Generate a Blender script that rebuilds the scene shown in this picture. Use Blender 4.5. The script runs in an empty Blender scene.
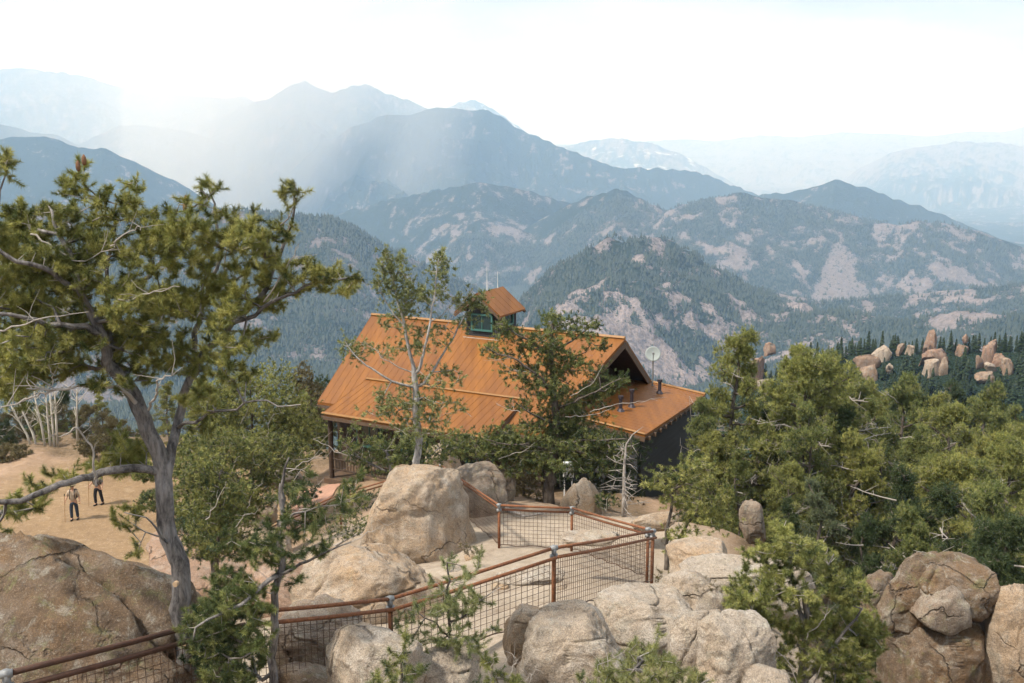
import bpy, bmesh, math, random
import numpy as np
from mathutils import Vector, Matrix
sc = bpy.context.scene
COL = sc.collection
R = math.radians
RNG = np.random.default_rng(7)
random.seed(7)

# ---------------------------------------------------------------- camera maths (photo pixel + forward distance -> place)
FPX = 995.0
PITCH = R(10.9)
CP, SP = math.cos(PITCH), math.sin(PITCH)
def at(px, py, Y):
    u = (px - 512) / FPX; v = (341.5 - py) / FPX
    dx, dy, dz = u, CP + v * SP, -SP + v * CP
    k = Y / dy
    return np.array([dx * k, Y, dz * k])
def az_el(px, py):
    u = (px - 512) / FPX; v = (341.5 - py) / FPX
    dx, dy, dz = u, CP + v * SP, -SP + v * CP
    return math.atan2(dx, dy), dz / math.hypot(dx, dy)

# ---------------------------------------------------------------- object helpers
def tag(o, label=None, cat=None, group=None, kind=None):
    if label: o['label'] = label
    if cat: o['category'] = cat
    if group: o['group'] = group
    if kind: o['kind'] = kind
    return o
def empty(name, loc=(0, 0, 0), rz=0.0):
    o = bpy.data.objects.new(name, None); COL.objects.link(o)
    o.location = loc; o.rotation_euler = (0, 0, rz); o.empty_display_size = 0.2
    return o
def link(name, me, mat=None, parent=None):
    o = bpy.data.objects.new(name, me); COL.objects.link(o)
    if mat is not None and not me.materials: me.materials.append(mat)
    if parent is not None: o.parent = parent
    return o
def npmesh(name, V, F, smooth=False, attrs=None):
    V = np.asarray(V, dtype=np.float32); F = np.asarray(F, dtype=np.int32)
    me = bpy.data.meshes.new(name)
    n, k = F.shape
    me.vertices.add(len(V)); me.vertices.foreach_set('co', V.ravel())
    me.loops.add(n * k); me.loops.foreach_set('vertex_index', F.ravel())
    me.polygons.add(n)
    me.polygons.foreach_set('loop_start', np.arange(0, n * k, k, dtype=np.int32))
    me.polygons.foreach_set('loop_total', np.full(n, k, dtype=np.int32))
    if smooth: me.polygons.foreach_set('use_smooth', np.ones(n, dtype=bool))
    if attrs:
        for an, av in attrs.items():
            a = me.attributes.new(an, 'FLOAT', 'POINT')
            a.data.foreach_set('value', np.asarray(av, dtype=np.float32))
    me.update(calc_edges=True)
    return me
def copy_tree(o, parent=None):
    c = o.copy(); COL.objects.link(c)
    if parent is not None: c.parent = parent
    for ch in list(o.children):
        copy_tree(ch, c)
    return c

class MB:
    """collects pieces into one mesh"""
    def __init__(s): s.v = []; s.f = []; s.n = 0
    def add(s, V, F):
        s.v.extend([tuple(float(q) for q in p) for p in V]); s.f.extend([tuple(int(i) + s.n for i in f) for f in F]); s.n += len(V)
        return s
    def box(s, c, size, M=None):
        hx, hy, hz = size[0] / 2, size[1] / 2, size[2] / 2
        P = [Vector((x * hx, y * hy, z * hz)) for x in (-1, 1) for y in (-1, 1) for z in (-1, 1)]
        if M is not None: P = [M @ p for p in P]
        P = [p + Vector(c) for p in P]
        return s.add(P, [(0, 1, 3, 2), (4, 6, 7, 5), (0, 4, 5, 1), (2, 3, 7, 6), (0, 2, 6, 4), (1, 5, 7, 3)])
    def slab(s, top, th):
        """polygon (list of 3d) extruded straight down by th"""
        n = len(top)
        P = [Vector(p) for p in top] + [Vector(p) - Vector((0, 0, th)) for p in top]
        F = [tuple(range(n)), tuple(range(2 * n - 1, n - 1, -1))] + [(i, i + n, (i + 1) % n + n, (i + 1) % n) for i in range(n)]
        return s.add(P, F)
    def tube(s, pts, r, sides=8, cap=True):
        V, F = tube_np(pts, r, sides)
        s.add(V, F)
        if cap:
            m = len(V); b = s.n - m
            s.f.append(tuple(b + i for i in range(sides))[::-1]); s.f.append(tuple(b + m - sides + i for i in range(sides)))
        return s
    def build(s, name, mat, parent=None, smooth=False, bevel=0):
        me = bpy.data.meshes.new(name); me.from_pydata(s.v, [], s.f); me.update()
        if bevel:
            bm = bmesh.new(); bm.from_mesh(me)
            bmesh.ops.bevel(bm, geom=[e for e in bm.edges if len(e.link_faces) == 2 and e.calc_face_angle(0) > .6], offset=bevel, segments=2, affect='EDGES', clamp_overlap=True)
            bm.to_mesh(me); bm.free()
        bm = bmesh.new(); bm.from_mesh(me); bmesh.ops.recalc_face_normals(bm, faces=bm.faces); bm.to_mesh(me); bm.free()
        if smooth:
            me.polygons.foreach_set('use_smooth', np.ones(len(me.polygons), dtype=bool))
        return link(name, me, mat, parent)

def tube_np(pts, r, sides=8):
    P = np.asarray(pts, dtype=float); n = len(P)
    r = np.broadcast_to(np.asarray(r, dtype=float), (n,))
    T = np.gradient(P, axis=0); T /= np.linalg.norm(T, axis=1, keepdims=True) + 1e-9
    ref = np.array([0, 0, 1.0]) if abs(T[0][2]) < .9 else np.array([1.0, 0, 0])
    U = np.zeros_like(P); u = np.cross(T[0], ref); u /= np.linalg.norm(u)
    for i in range(n):
        u = u - T[i] * u.dot(T[i]); l = np.linalg.norm(u)
        u = u / l if l > 1e-6 else np.cross(T[i], [0.3, .5, .8]); U[i] = u
    W = np.cross(T, U)
    a = np.linspace(0, 2 * np.pi, sides, endpoint=False)
    V = P[:, None, :] + r[:, None, None] * (np.cos(a)[None, :, None] * U[:, None, :] + np.sin(a)[None, :, None] * W[:, None, :])
    i = np.arange(n - 1)[:, None] * sides; j = np.arange(sides)[None, :]; j2 = (j + 1) % sides
    F = np.stack([i + j, i + j2, i + sides + j2, i + sides + j], -1).reshape(-1, 4)
    return V.reshape(-1, 3), F

# ---------------------------------------------------------------- numpy noise
def _h(ix, iy, iz, seed):
    h = (ix.astype(np.int64) * 374761393 + iy.astype(np.int64) * 668265263 + iz.astype(np.int64) * 2147483647 % 1274126177 + seed * 9176213) & 0x7fffffff
    h = ((h ^ (h >> 13)) * 1274126177) & 0x7fffffff
    h = ((h ^ (h >> 15)) * 2246822519) & 0x7fffffff
    return (h ^ (h >> 14)) / float(0x7fffffff)
def vnoise(x, y, z=0.0, seed=0):
    x = np.asarray(x, float); y = np.asarray(y, float); z = np.zeros_like(x) + z
    ix, iy, iz = np.floor(x), np.floor(y), np.floor(z)
    fx, fy, fz = x - ix, y - iy, z - iz
    ix, iy, iz = ix.astype(np.int64) + 10000, iy.astype(np.int64) + 10000, iz.astype(np.int64) + 10000
    sx, sy, sz = [t * t * t * (t * (t * 6 - 15) + 10) for t in (fx, fy, fz)]
    def L(dz):
        a = _h(ix, iy, iz + dz, seed); b = _h(ix + 1, iy, iz + dz, seed); c = _h(ix, iy + 1, iz + dz, seed); d = _h(ix + 1, iy + 1, iz + dz, seed)
        return (a * (1 - sx) + b * sx) * (1 - sy) + (c * (1 - sx) + d * sx) * sy
    return (L(0) * (1 - sz) + L(1) * sz) * 2 - 1
def fbm(x, y, z=0.0, oct=4, seed=0, gain=.5):
    t = 0; a = 1; s = 0
    for o in range(oct):
        k = 2.03 ** o
        t = t + a * vnoise(np.asarray(x) * k + 3.1 * o, np.asarray(y) * k - 1.7 * o, np.asarray(z) * k + 5.3 * o, seed + o); s += a; a *= gain
    return t / s
def ridged(x, y, oct=4, seed=0, gain=.5):
    t = 0; a = 1; s = 0
    for o in range(oct):
        k = 2.07 ** o
        t = t + a * (1 - 2 * np.abs(vnoise(x * k + 7.7 * o, y * k - 2.9 * o, 0, seed + o))); s += a; a *= gain
    return t / s
def sstep(a, b, x):
    t = np.clip((x - a) / (b - a), 0, 1); return t * t * (3 - 2 * t)

# ---------------------------------------------------------------- materials
def newmat(name):
    m = bpy.data.materials.new(name); m.use_nodes = True
    nt = m.node_tree; nt.nodes.clear()
    out = nt.nodes.new('ShaderNodeOutputMaterial')
    b = nt.nodes.new('ShaderNodeBsdfPrincipled'); nt.links.new(b.outputs[0], out.inputs[0])
    return m, nt, b
class NT:
    def __init__(s, nt): s.nt = nt
    def n(s, t, **kw):
        x = s.nt.nodes.new(t)
        for k, v in kw.items():
            if k.startswith('i_'):
                key = k[2:].replace('_', ' ')
                x.inputs[int(key) if key.isdigit() else key].default_value = v
            else: setattr(x, k, v)
        return x
    def l(s, a, b): s.nt.links.new(a, b)
    def noise(s, vec, scale, detail=4, rough=.55, dist=0.0):
        x = s.n('ShaderNodeTexNoise'); x.inputs['Scale'].default_value = scale; x.inputs['Detail'].default_value = detail
        x.inputs['Roughness'].default_value = rough; x.inputs['Distortion'].default_value = dist
        if vec is not None: s.l(vec, x.inputs['Vector'])
        return x.outputs['Fac']
    def ramp(s, fac, stops, interp='LINEAR'):
        x = s.n('ShaderNodeValToRGB'); e = x.color_ramp.elements; x.color_ramp.interpolation = interp
        while len(e) < len(stops): e.new(.5)
        for i, (p, c) in enumerate(stops):
            e[i].position = p
            e[i].color = (c, c, c, 1) if not hasattr(c, '__len__') else (*c, 1)
        s.l(fac, x.inputs[0]); return x.outputs[0]
    def mix(s, fac, a, b, mode='MIX'):
        x = s.n('ShaderNodeMix', data_type='RGBA', blend_type=mode)
        for sock, v in ((x.inputs[0], fac), (x.inputs[6], a), (x.inputs[7], b)):
            if hasattr(v, 'links') or isinstance(v, bpy.types.NodeSocket): s.l(v, sock)
            elif hasattr(v, '__len__'): sock.default_value = (*v, 1) if len(v) == 3 else v
            else: sock.default_value = v
        return x.outputs[2]
    def math(s, op, a, b=None, clamp=False):
        x = s.n('ShaderNodeMath', operation=op, use_clamp=clamp)
        for i, v in enumerate((a, b)):
            if v is None: continue
            if isinstance(v, bpy.types.NodeSocket): s.l(v, x.inputs[i])
            else: x.inputs[i].default_value = v
        return x.outputs[0]
    def bump(s, h, strength, dist, b, prev=None):
        x = s.n('ShaderNodeBump'); x.inputs['Strength'].default_value = strength; x.inputs['Distance'].default_value = dist
        s.l(h, x.inputs['Height'])
        if prev is not None: s.l(prev, x.inputs['Normal'])
        s.l(x.outputs[0], b.inputs['Normal']); return x.outputs[0]
    def coord(s, which='Object'):
        return s.n('ShaderNodeTexCoord').outputs[which]
    def rnd(s): return s.n('ShaderNodeObjectInfo').outputs['Random']
    def attr(s, name): return s.n('ShaderNodeAttribute', attribute_name=name).outputs['Fac']
    def offs(s, vec):
        oi = s.n('ShaderNodeObjectInfo')
        m = s.math('MULTIPLY', oi.outputs['Random'], 37.0)
        a = s.n('ShaderNodeVectorMath', operation='ADD'); s.l(vec, a.inputs[0]); s.l(m, a.inputs[1]); return a.outputs[0]
    def geo(s, which='Position'): return s.n('ShaderNodeNewGeometry').outputs[which]

def granite(name, base, warm, pale, lichen=.3, green=.0, dark=.35, sc_=1.0):
    m, nt, b = newmat(name); N = NT(nt)
    v = N.offs(N.coord('Object'))
    if sc_ != 1.0:
        m0 = N.n('ShaderNodeMapping'); m0.inputs['Scale'].default_value = (sc_,) * 3; N.l(v, m0.inputs[0]); v = m0.outputs[0]
    big = N.noise(v, .55, 5, .6, .4); mid = N.noise(v, 2.2, 6, .65, .3); fine = N.noise(v, 17, 6, .75); gr = N.noise(v, 60, 3, .8)
    c = N.mix(N.ramp(big, [(.36, 0), (.62, 1)]), base, warm)
    c = N.mix(N.ramp(mid, [(.48, 0), (.66, .75)]), c, pale)
    # weathered streaks that run down the stone
    mp = N.n('ShaderNodeMapping'); mp.inputs['Scale'].default_value = (3.2, 3.2, .55); N.l(v, mp.inputs[0])
    st = N.noise(mp.outputs[0], 1.3, 5, .65)
    c = N.mix(N.ramp(st, [(.5, 0), (.68, dark)]), c, (.075, .06, .05))
    # grey lichen crust
    li = N.noise(v, 3.4, 8, .78, .6)
    c = N.mix(N.ramp(li, [(.53, 0), (.60, lichen)]), c, (.40, .39, .34))
    sp = N.noise(v, 9.5, 8, .8)
    c = N.mix(N.ramp(sp, [(.57, 0), (.62, .62)]), c, (.10, .092, .08))
    ck = N.n('ShaderNodeTexVoronoi', feature='DISTANCE_TO_EDGE'); ck.inputs['Scale'].default_value = .38
    wv = N.n('ShaderNodeVectorMath', operation='ADD'); N.l(v, wv.inputs[0]); nz_ = N.n('ShaderNodeTexNoise'); nz_.inputs['Scale'].default_value = 1.6; nz_.inputs['Detail'].default_value = 5; N.l(v, nz_.inputs['Vector']); N.l(nz_.outputs['Color'], wv.inputs[1]); N.l(wv.outputs[0], ck.inputs['Vector'])
    ckf = N.ramp(ck.outputs['Distance'], [(.0, .8), (.006, .4), (.011, 0)])
    ckf = N.math('MULTIPLY', ckf, N.ramp(big, [(.42, 0), (.55, 1)]))
    c = N.mix(ckf, c, (.09, .07, .055))
    if green > 0:
        g = N.noise(v, 2.9, 7, .75, .5)
        c = N.mix(N.ramp(g, [(.54, 0), (.64, green)]), c, (.17, .19, .07))
    c = N.mix(N.ramp(fine, [(.3, .55), (.7, 0.0)]), c, N.mix(1.0, c, (.50, .46, .42), 'MULTIPLY'))
    c = N.mix(N.ramp(gr, [(.40, .55), (.55, 0)]), c, (.08, .065, .055)); c = N.mix(N.ramp(gr, [(.58, 0), (.72, .35)]), c, (.62, .57, .50))
    N.l(c, b.inputs['Base Color']); b.inputs['Roughness'].default_value = .92; b.inputs['Specular IOR Level'].default_value = .25
    h = N.math('ADD', N.math('MULTIPLY', mid, .8), N.math('MULTIPLY', fine, .25))
    h = N.math('ADD', h, N.math('MULTIPLY', gr, .07)); h = N.math('SUBTRACT', h, N.math('MULTIPLY', ckf, .5))
    N.bump(h, 1.0, .11, b)
    return m
ROCK = {
 'tan':   granite('granite_tan',   (.40, .325, .25), (.43, .30, .185), (.50, .445, .38), .35, .10, .35),
 'pale':  granite('granite_pale',  (.43, .38, .32), (.41, .33, .25), (.50, .465, .42), .5, .12, .38),
 'brown': granite('granite_brown', (.155, .115, .083), (.195, .12, .062), (.25, .21, .175), .5, .5, .6),
 'grey':  granite('granite_grey',  (.26, .22, .185), (.28, .21, .155), (.37, .33, .28), .42, .25, .6),
 'pink':  granite('granite_pink',  (.34, .235, .175), (.36, .22, .14), (.42, .33, .27), .25, .0, .35),
}

FROCK = {k: granite('far_' + k, *a, .45, .0, .7, .22) for k, a in dict(tan=((.30, .22, .16), (.32, .21, .14), (.38, .32, .26)), pale=((.42, .35, .28), (.38, .28, .2), (.46, .41, .35)),
  brown=((.20, .13, .09), (.24, .14, .08), (.28, .21, .16)), grey=((.24, .20, .165), (.27, .19, .13), (.34, .29, .24)), pink=((.29, .19, .14), (.31, .18, .12), (.36, .27, .21))).items()}
def ground_mat():
    m, nt, b = newmat('ground_gravel'); N = NT(nt); v = N.coord('Object')
    sand = N.attr('sand'); gran = N.attr('gran'); duff = N.attr('duff')
    n1 = N.noise(v, .6, 6, .6, .2); n2 = N.noise(v, 4, 7, .7); n3 = N.noise(v, 30, 4, .75)
    c = N.mix(N.ramp(n1, [(.35, 0), (.65, 1)]), (.34, .24, .165), (.26, .18, .12))
    cs = N.mix(N.ramp(n1, [(.3, 0), (.7, 1)]), (.29, .20, .115), (.245, .168, .10))
    cg = N.mix(N.ramp(N.noise(v, 1.2, 7, .7, .5), [(.36, 0), (.62, 1)]), (.40, .34, .275), (.31, .26, .205))
    cg = N.mix(N.ramp(N.noise(v, .9, 6, .6, .8), [(.56, 0), (.62, .5)]), cg, (.24, .19, .15))
    cs = N.mix(N.ramp(N.noise(v, 2.2, 6, .75, .8), [(.45, 0), (.62, .55)]), cs, (.20, .135, .08)); cs = N.mix(N.ramp(N.noise(v, 1.1, 7, .7, 1.2), [(.55, 0), (.66, .5)]), cs, (.38, .29, .19))
    c = N.mix(gran, c, cg); c = N.mix(sand, c, cs)
    cd = N.mix(n2, (.075, .055, .032), (.13, .095, .055))
    c = N.mix(N.math('MULTIPLY', duff, N.ramp(n2, [(.3, 1), (.75, .4)])), c, cd)
    c = N.mix(N.ramp(n2, [(.3, .5), (.6, 0)]), c, N.mix(1.0, c, (.6, .56, .5), 'MULTIPLY'))
    c = N.mix(N.ramp(n3, [(.36, .4), (.55, 0)]), c, N.mix(1.0, c, (.45, .42, .4), 'MULTIPLY'))
    vo = N.n('ShaderNodeTexVoronoi'); vo.inputs['Scale'].default_value = 7; N.l(v, vo.inputs['Vector'])
    c = N.mix(N.ramp(vo.outputs['Distance'], [(.10, .5), (.22, 0)]), c, (.40, .33, .27))
    N.l(c, b.inputs['Base Color']); b.inputs['Roughness'].default_value = .95; b.inputs['Specular IOR Level'].default_value = .2
    N.bump(N.math('ADD', N.math('MULTIPLY', n2, .6), N.math('MULTIPLY', n3, .2)), .7, .08, b)
    return m
def terrain_mat():
    m, nt, b = newmat('mountain_slopes'); N = NT(nt); v = N.geo('Position')
    fo = N.attr('forest'); snow = N.attr('snow'); rock = N.attr('rocky'); far = N.attr('far')
    n1 = N.noise(v, .004, 6, .6); n2 = N.noise(v, .025, 5, .65); n3 = N.noise(v, .09, 4, .7)
    soil = N.mix(N.ramp(n1, [(.35, 0), (.65, 1)]), (.135, .118, .115), (.12, .11, .11))
    soil = N.mix(N.ramp(n2, [(.45, 0), (.62, .8)]), soil, (.195, .17, .168))
    soil = N.mix(N.math('MULTIPLY', rock, N.ramp(n3, [(.45, 0), (.55, .9)])), soil, (.27, .225, .215))
    wood = N.mix(n2, (.012, .024, .018), (.026, .038, .026))
    speck = N.ramp(N.math('ADD', N.math('ADD', fo, N.math('MULTIPLY', N.math('SUBTRACT', n3, .5), 1.9)), N.math('MULTIPLY', N.math('SUBTRACT', n2, .5), .9)), [(.40, 0), (.56, 1)])
    c = N.mix(speck, soil, wood)
    c = N.mix(N.ramp(N.math('ADD', snow, N.math('MULTIPLY', N.math('SUBTRACT', n1, .5), .9)), [(.4, 0), (.55, 1)]), c, (.85, .86, .88))
    N.l(c, b.inputs['Base Color']); b.inputs['Roughness'].default_value = 1; b.inputs['Specular IOR Level'].default_value = 0
    N.bump(N.math('ADD', n3, N.math('MULTIPLY', n2, 2.0)), .9, 9.0, b)
    return m
def simple(name, col, rough=.7, metal=0.0, var=.25, scale=6, bump=.0, spec=.4, tint=None, stretch=(1, 1, 1)):
    m, nt, b = newmat(name); N = NT(nt); v = N.offs(N.coord('Object'))
    mp = N.n('ShaderNodeMapping'); mp.inputs['Scale'].default_value = stretch; N.l(v, mp.inputs[0]); v = mp.outputs[0]
    n = N.noise(v, scale, 6, .65)
    c2 = tint or tuple(x * (1 - var) for x in col)
    c = N.mix(N.ramp(n, [(.35, 0), (.65, 1)]), col, c2)
    N.l(c, b.inputs['Base Color']); b.inputs['Roughness'].default_value = rough; b.inputs['Metallic'].default_value = metal
    b.inputs['Specular IOR Level'].default_value = spec
    if bump: N.bump(n, bump, .02, b)
    return m
def foliage(name, dark, light, tip, trans=.18, hue_rand=.28):
    m = bpy.data.materials.new(name); m.use_nodes = True; nt = m.node_tree; nt.nodes.clear(); N = NT(nt)
    out = N.n('ShaderNodeOutputMaterial')
    t = N.attr('tint'); e = N.attr('tip')
    c = N.mix(t, dark, light); c = N.mix(e, c, tip)
    c = N.mix(N.math('MULTIPLY', N.rnd(), hue_rand), c, N.mix(1.0, c, (1.25, 1.0, .75), 'MULTIPLY'))
    d = N.n('ShaderNodeBsdfPrincipled'); N.l(c, d.inputs['Base Color']); d.inputs['Roughness'].default_value = .55; d.inputs['Specular IOR Level'].default_value = .3
    tr = N.n('ShaderNodeBsdfTranslucent'); N.l(N.mix(1.0, c, (1.1, 1.15, .6), 'MULTIPLY'), tr.inputs[0])
    ms = N.n('ShaderNodeMixShader'); ms.inputs[0].default_value = trans
    N.l(d.outputs[0], ms.inputs[1]); N.l(tr.outputs[0], ms.inputs[2]); N.l(ms.outputs[0], out.inputs[0])
    return m
FOL = {
 'olive':  foliage('needles_olive',  (.032, .054, .018), (.18, .205, .060), (.50, .49, .17)),
 'green':  foliage('needles_green',  (.020, .040, .018), (.105, .138, .046), (.37, .38, .13)),
 'deep':   foliage('needles_deep',   (.012, .026, .014), (.040, .066, .028), (.11, .14, .055)),
 'pale':   foliage('needles_pale',   (.065, .092, .038), (.18, .21, .09), (.36, .37, .16)),
 'blue':   foliage('needles_blue',   (.034, .055, .034), (.095, .125, .075), (.17, .20, .12)),
 'brown':  foliage('twigs_brown',    (.075, .060, .032), (.14, .12, .055), (.19, .17, .085)),
}
def bark(name, col, pale, scale=9):
    m, nt, b = newmat(name); N = NT(nt); v = N.offs(N.coord('Object'))
    mp = N.n('ShaderNodeMapping'); mp.inputs['Scale'].default_value = (1, 1, .3); N.l(v, mp.inputs[0])
    n = N.noise(mp.outputs[0], scale, 8, .75, .4); n2 = N.noise(v, 2.0, 4, .6)
    c = N.mix(N.ramp(n, [(.38, 0), (.62, 1)]), col, pale)
    c = N.mix(N.ramp(n2, [(.4, .4), (.6, 0)]), c, N.mix(1.0, c, (.6, .56, .52), 'MULTIPLY'))
    c = N.mix(N.math('MULTIPLY', N.attr('thin'), .75), c, (.36, .33, .30))
    N.l(c, b.inputs['Base Color']); b.inputs['Roughness'].default_value = .95; b.inputs['Specular IOR Level'].default_value = .2
    N.bump(n, 1.0, .03, b)
    return m
BARK = bark('bark_grey', (.055, .052, .054), (.27, .255, .25))
BARKD = bark('bark_dark', (.05, .042, .036), (.17, .145, .125))
DEAD = bark('dead_wood', (.20, .18, .165), (.42, .39, .365), 14)
ASPEN = bark('pale_bark', (.34, .31, .26), (.62, .59, .52), 5)
def rust_mat(name, a, bcol, rough=.75):
    m, nt, b = newmat(name); N = NT(nt); v = N.coord('Object')
    n = N.noise(v, 5, 6, .7); n2 = N.noise(v, 28, 4, .7)
    c = N.mix(N.ramp(n, [(.35, 0), (.65, 1)]), a, bcol); c = N.mix(N.ramp(n2, [(.4, .5), (.6, 0)]), c, (.04, .022, .015))
    N.l(c, b.inputs['Base Color']); b.inputs['Roughness'].default_value = rough; b.inputs['Specular IOR Level'].default_value = .35
    return m
RUST = rust_mat('rusted_pipe', (.17, .062, .028), (.26, .105, .045))
RUSTD = rust_mat('dark_rusted_pipe', (.05, .024, .017), (.085, .04, .025))
WIRE = rust_mat('rusted_wire', (.07, .045, .032), (.12, .07, .045))
GALV = simple('galvanised_clamp', (.24, .25, .26), .6, .3, .25, 30)
def roof_mat():
    m, nt, b = newmat('rust_orange_metal_roof'); N = NT(nt); v = N.coord('Object')
    mp = N.n('ShaderNodeMapping'); mp.inputs['Scale'].default_value = (2.4, .22, .22); N.l(v, mp.inputs[0])
    n = N.noise(mp.outputs[0], 1.0, 6, .65); n2 = N.noise(v, .45, 5, .6, .5); n3 = N.noise(v, 9, 5, .7)
    c = N.mix(N.ramp(n, [(.34, 0), (.66, 1)]), (.225, .086, .012), (.145, .052, .009))
    c = N.mix(N.ramp(n2, [(.42, 0), (.68, .55)]), c, (.12, .046, .017))
    c = N.mix(N.ramp(n3, [(.62, 0), (.75, .35)]), c, (.30, .13, .04))
    N.l(c, b.inputs['Base Color']); b.inputs['Roughness'].default_value = .55; b.inputs['Specular IOR Level'].default_value = .35
    return m
ROOF = roof_mat()
TRIM = simple('roof_edge_trim', (.27, .125, .025), .5, 0, .3, 4)
LOG = simple('dark_stained_timber', (.060, .040, .028), .8, 0, .45, 3, .4, .3, stretch=(1, 1, 6))
SIDING = simple('charcoal_siding', (.040, .042, .046), .85, 0, .3, 2, .3, .3, stretch=(.3, .3, 5))
SOFFIT = simple('brown_fascia', (.11, .070, .045), .8, 0, .35, 4)
TEAL = simple('teal_window_frame', (.045, .14, .125), .5, 0, .2, 4)
STONE = simple('stone_plinth', (.26, .20, .15), .9, 0, .5, 3, .8)
FLASH = simple('pale_flashing', (.50, .48, .45), .5, .3, .2, 6)
PIPEM = simple('dark_vent_pipe', (.055, .045, .055), .5, .3, .3, 6)
def glass():
    m, nt, b = newmat('dark_window_glass'); b.inputs['Base Color'].default_value = (.02, .035, .035, 1)
    b.inputs['Roughness'].default_value = .08; b.inputs['Specular IOR Level'].default_value = .8
    return m
GLASS = glass()
WHITE = simple('white_metal', (.62, .64, .64), .45, .1, .1, 3)

DISHM = simple('pale_dish', (.27, .31, .31), .6, 0, .1, 3)
HAZE_D = 1.05e-4; HAZE_C = (.43, .66, 1.0)
# ================================================================ TERRAIN
CTRL = []
def cp(px, py, Y, dz=0): p = at(px, py, Y); CTRL.append((p[0], p[1], p[2] + dz))
def cw(x, y, z): CTRL.append((x, y, z))
for x in (-6, 0, 6): cw(x, 0, -4.2)
cw(-10, 6, -7.2); cw(-5, 5, -6.2); cw(0, 5, -6.2); cw(5, 5, -6.6); cw(11, 6, -8)
for p in ((-9, 10, -7.6), (-4.4, 8.8, -6.6), (-3.2, 11.2, -7.2), (-1.8, 13.3, -7.75), (.68, 14.8, -7.45), (3.1, 20.3, -9.3), (1.55, 24.3, -10.25), (-.33, 24, -10.1)): cw(*p)
cw(1.6, 18, -8.7); cw(.2, 20, -9.2); cw(1.2, 11, -7.4); cw(-1, 10, -7.3); cw(3, 13, -7.9); cw(-1.5, 17, -8.8)
cp(740, 592, 17, -.3); cp(668, 572, 24); cp(752, 537, 27); cp(551, 503, 31); cp(583, 512, 30); cp(622, 517, 29)
cw(6, 10, -8.4); cw(4.6, 14, -8.4); cw(8.3, 17, -11.6); cw(10, 25, -14.6); cw(14, 22, -15.5); cw(16, 12, -13.5); cw(18, 33, -18); cw(8, 33, -14.5); cw(13, 42, -18)
cw(20, 45, -20.5); cw(30, 60, -25.5); cw(20, 62, -24); cw(38, 80, -32); cw(20, 85, -33); cw(50, 60, -29); cw(45, 35, -26); cw(28, 20, -19)
cp(441, 490, 32.5); cp(396, 500, 33, -.4); cp(280, 545, 34, -.6); cp(221, 570, 35, -.5); cw(-4.5, 23, -10.6); cw(-8.5, 25, -13.2); cw(-5, 28, -11.8)
cw(-6, 20, -9.6); cw(-9, 18, -10.8); cw(-3, 30, -11.5)
for (x, y) in ((-19, 39), (-14.5, 38.5), (-12.5, 42), (-22, 46), (-18, 50), (-26, 54), (-15, 47), (-24, 40), (-30, 48), (-20, 56)): cw(x, y, -17)
cw(-28, 62, -18.2); cw(-15, 62, -19); cw(-35, 70, -24); cw(-12, 75, -30); cw(5, 75, -36); cw(-45, 45, -20)
cw(-9, 44, -15.7); cw(-7.5, 41, -14.7); cw(-12, 54, -16.6); cw(0, 46, -15.6); cw(5, 43, -15.2); cw(8, 50, -16.6); cw(0, 56, -17); cw(-2, 38, -14.2); cw(3, 37, -13.6); cw(7, 40, -15)
cw(-6, 60, -20); cw(8, 62, -22)
cw(-30, 20, -18); cw(-18, 25, -15.5); cw(-14, 31, -15.8); cw(-20, 12, -12.5); cw(-30, 0, -15); cw(30, 0, -18); cw(0, -20, -6); cw(-30, -25, -16); cw(30, -25, -18)
cw(-70, 50, -48); cw(-60, 100, -75); cw(0, 105, -78); cw(60, 105, -62); cw(85, 60, -58); cw(85, 0, -52); cw(-70, 0, -46); cw(0, -60, -40); cw(80, -60, -62); cw(-70, -60, -62)
C_ = np.array(CTRL)
def _tps_k(r2): return np.where(r2 > 1e-9, .5 * r2 * np.log(r2 + 1e-12), 0)
n_ = len(C_)
K_ = _tps_k(((C_[:, None, :2] - C_[None, :, :2]) ** 2).sum(-1)) + np.eye(n_) * 1.5
Pm = np.c_[np.ones(n_), C_[:, :2]]
W_ = np.linalg.solve(np.block([[K_, Pm], [Pm.T, np.zeros((3, 3))]]), np.r_[C_[:, 2], 0, 0, 0])
def ground_z(x, y, rough=True):
    x = np.atleast_1d(np.asarray(x, float)); y = np.atleast_1d(np.asarray(y, float)); sh = x.shape
    x = x.ravel(); y = y.ravel(); out = np.zeros(len(x))
    for i in range(0, len(x), 20000):
        q = np.c_[x[i:i + 20000], y[i:i + 20000]]
        r2 = ((q[:, None, :] - C_[None, :, :2]) ** 2).sum(-1)
        out[i:i + 20000] = _tps_k(r2) @ W_[:n_] + W_[n_] + q @ W_[n_ + 1:]
    if rough:
        amp = .10 + .35 * sstep(25, 60, np.hypot(x, y - 20))
        pl = plaza_w(x, y)
        out += (fbm(x * .6, y * .6, 0, 4, 11) * amp * 1.6 + fbm(x * 2.4, y * 2.4, 0, 3, 12) * .05) * (1 - .9 * pl)
    return out.reshape(sh)
def plaza_w(x, y):
    d = np.hypot((x + 18.5) / 8.5, (y - 46) / 10.5)
    return 1 - sstep(.85, 1.12, d)
def gz(x, y): return float(ground_z(x, y)[0])

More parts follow.
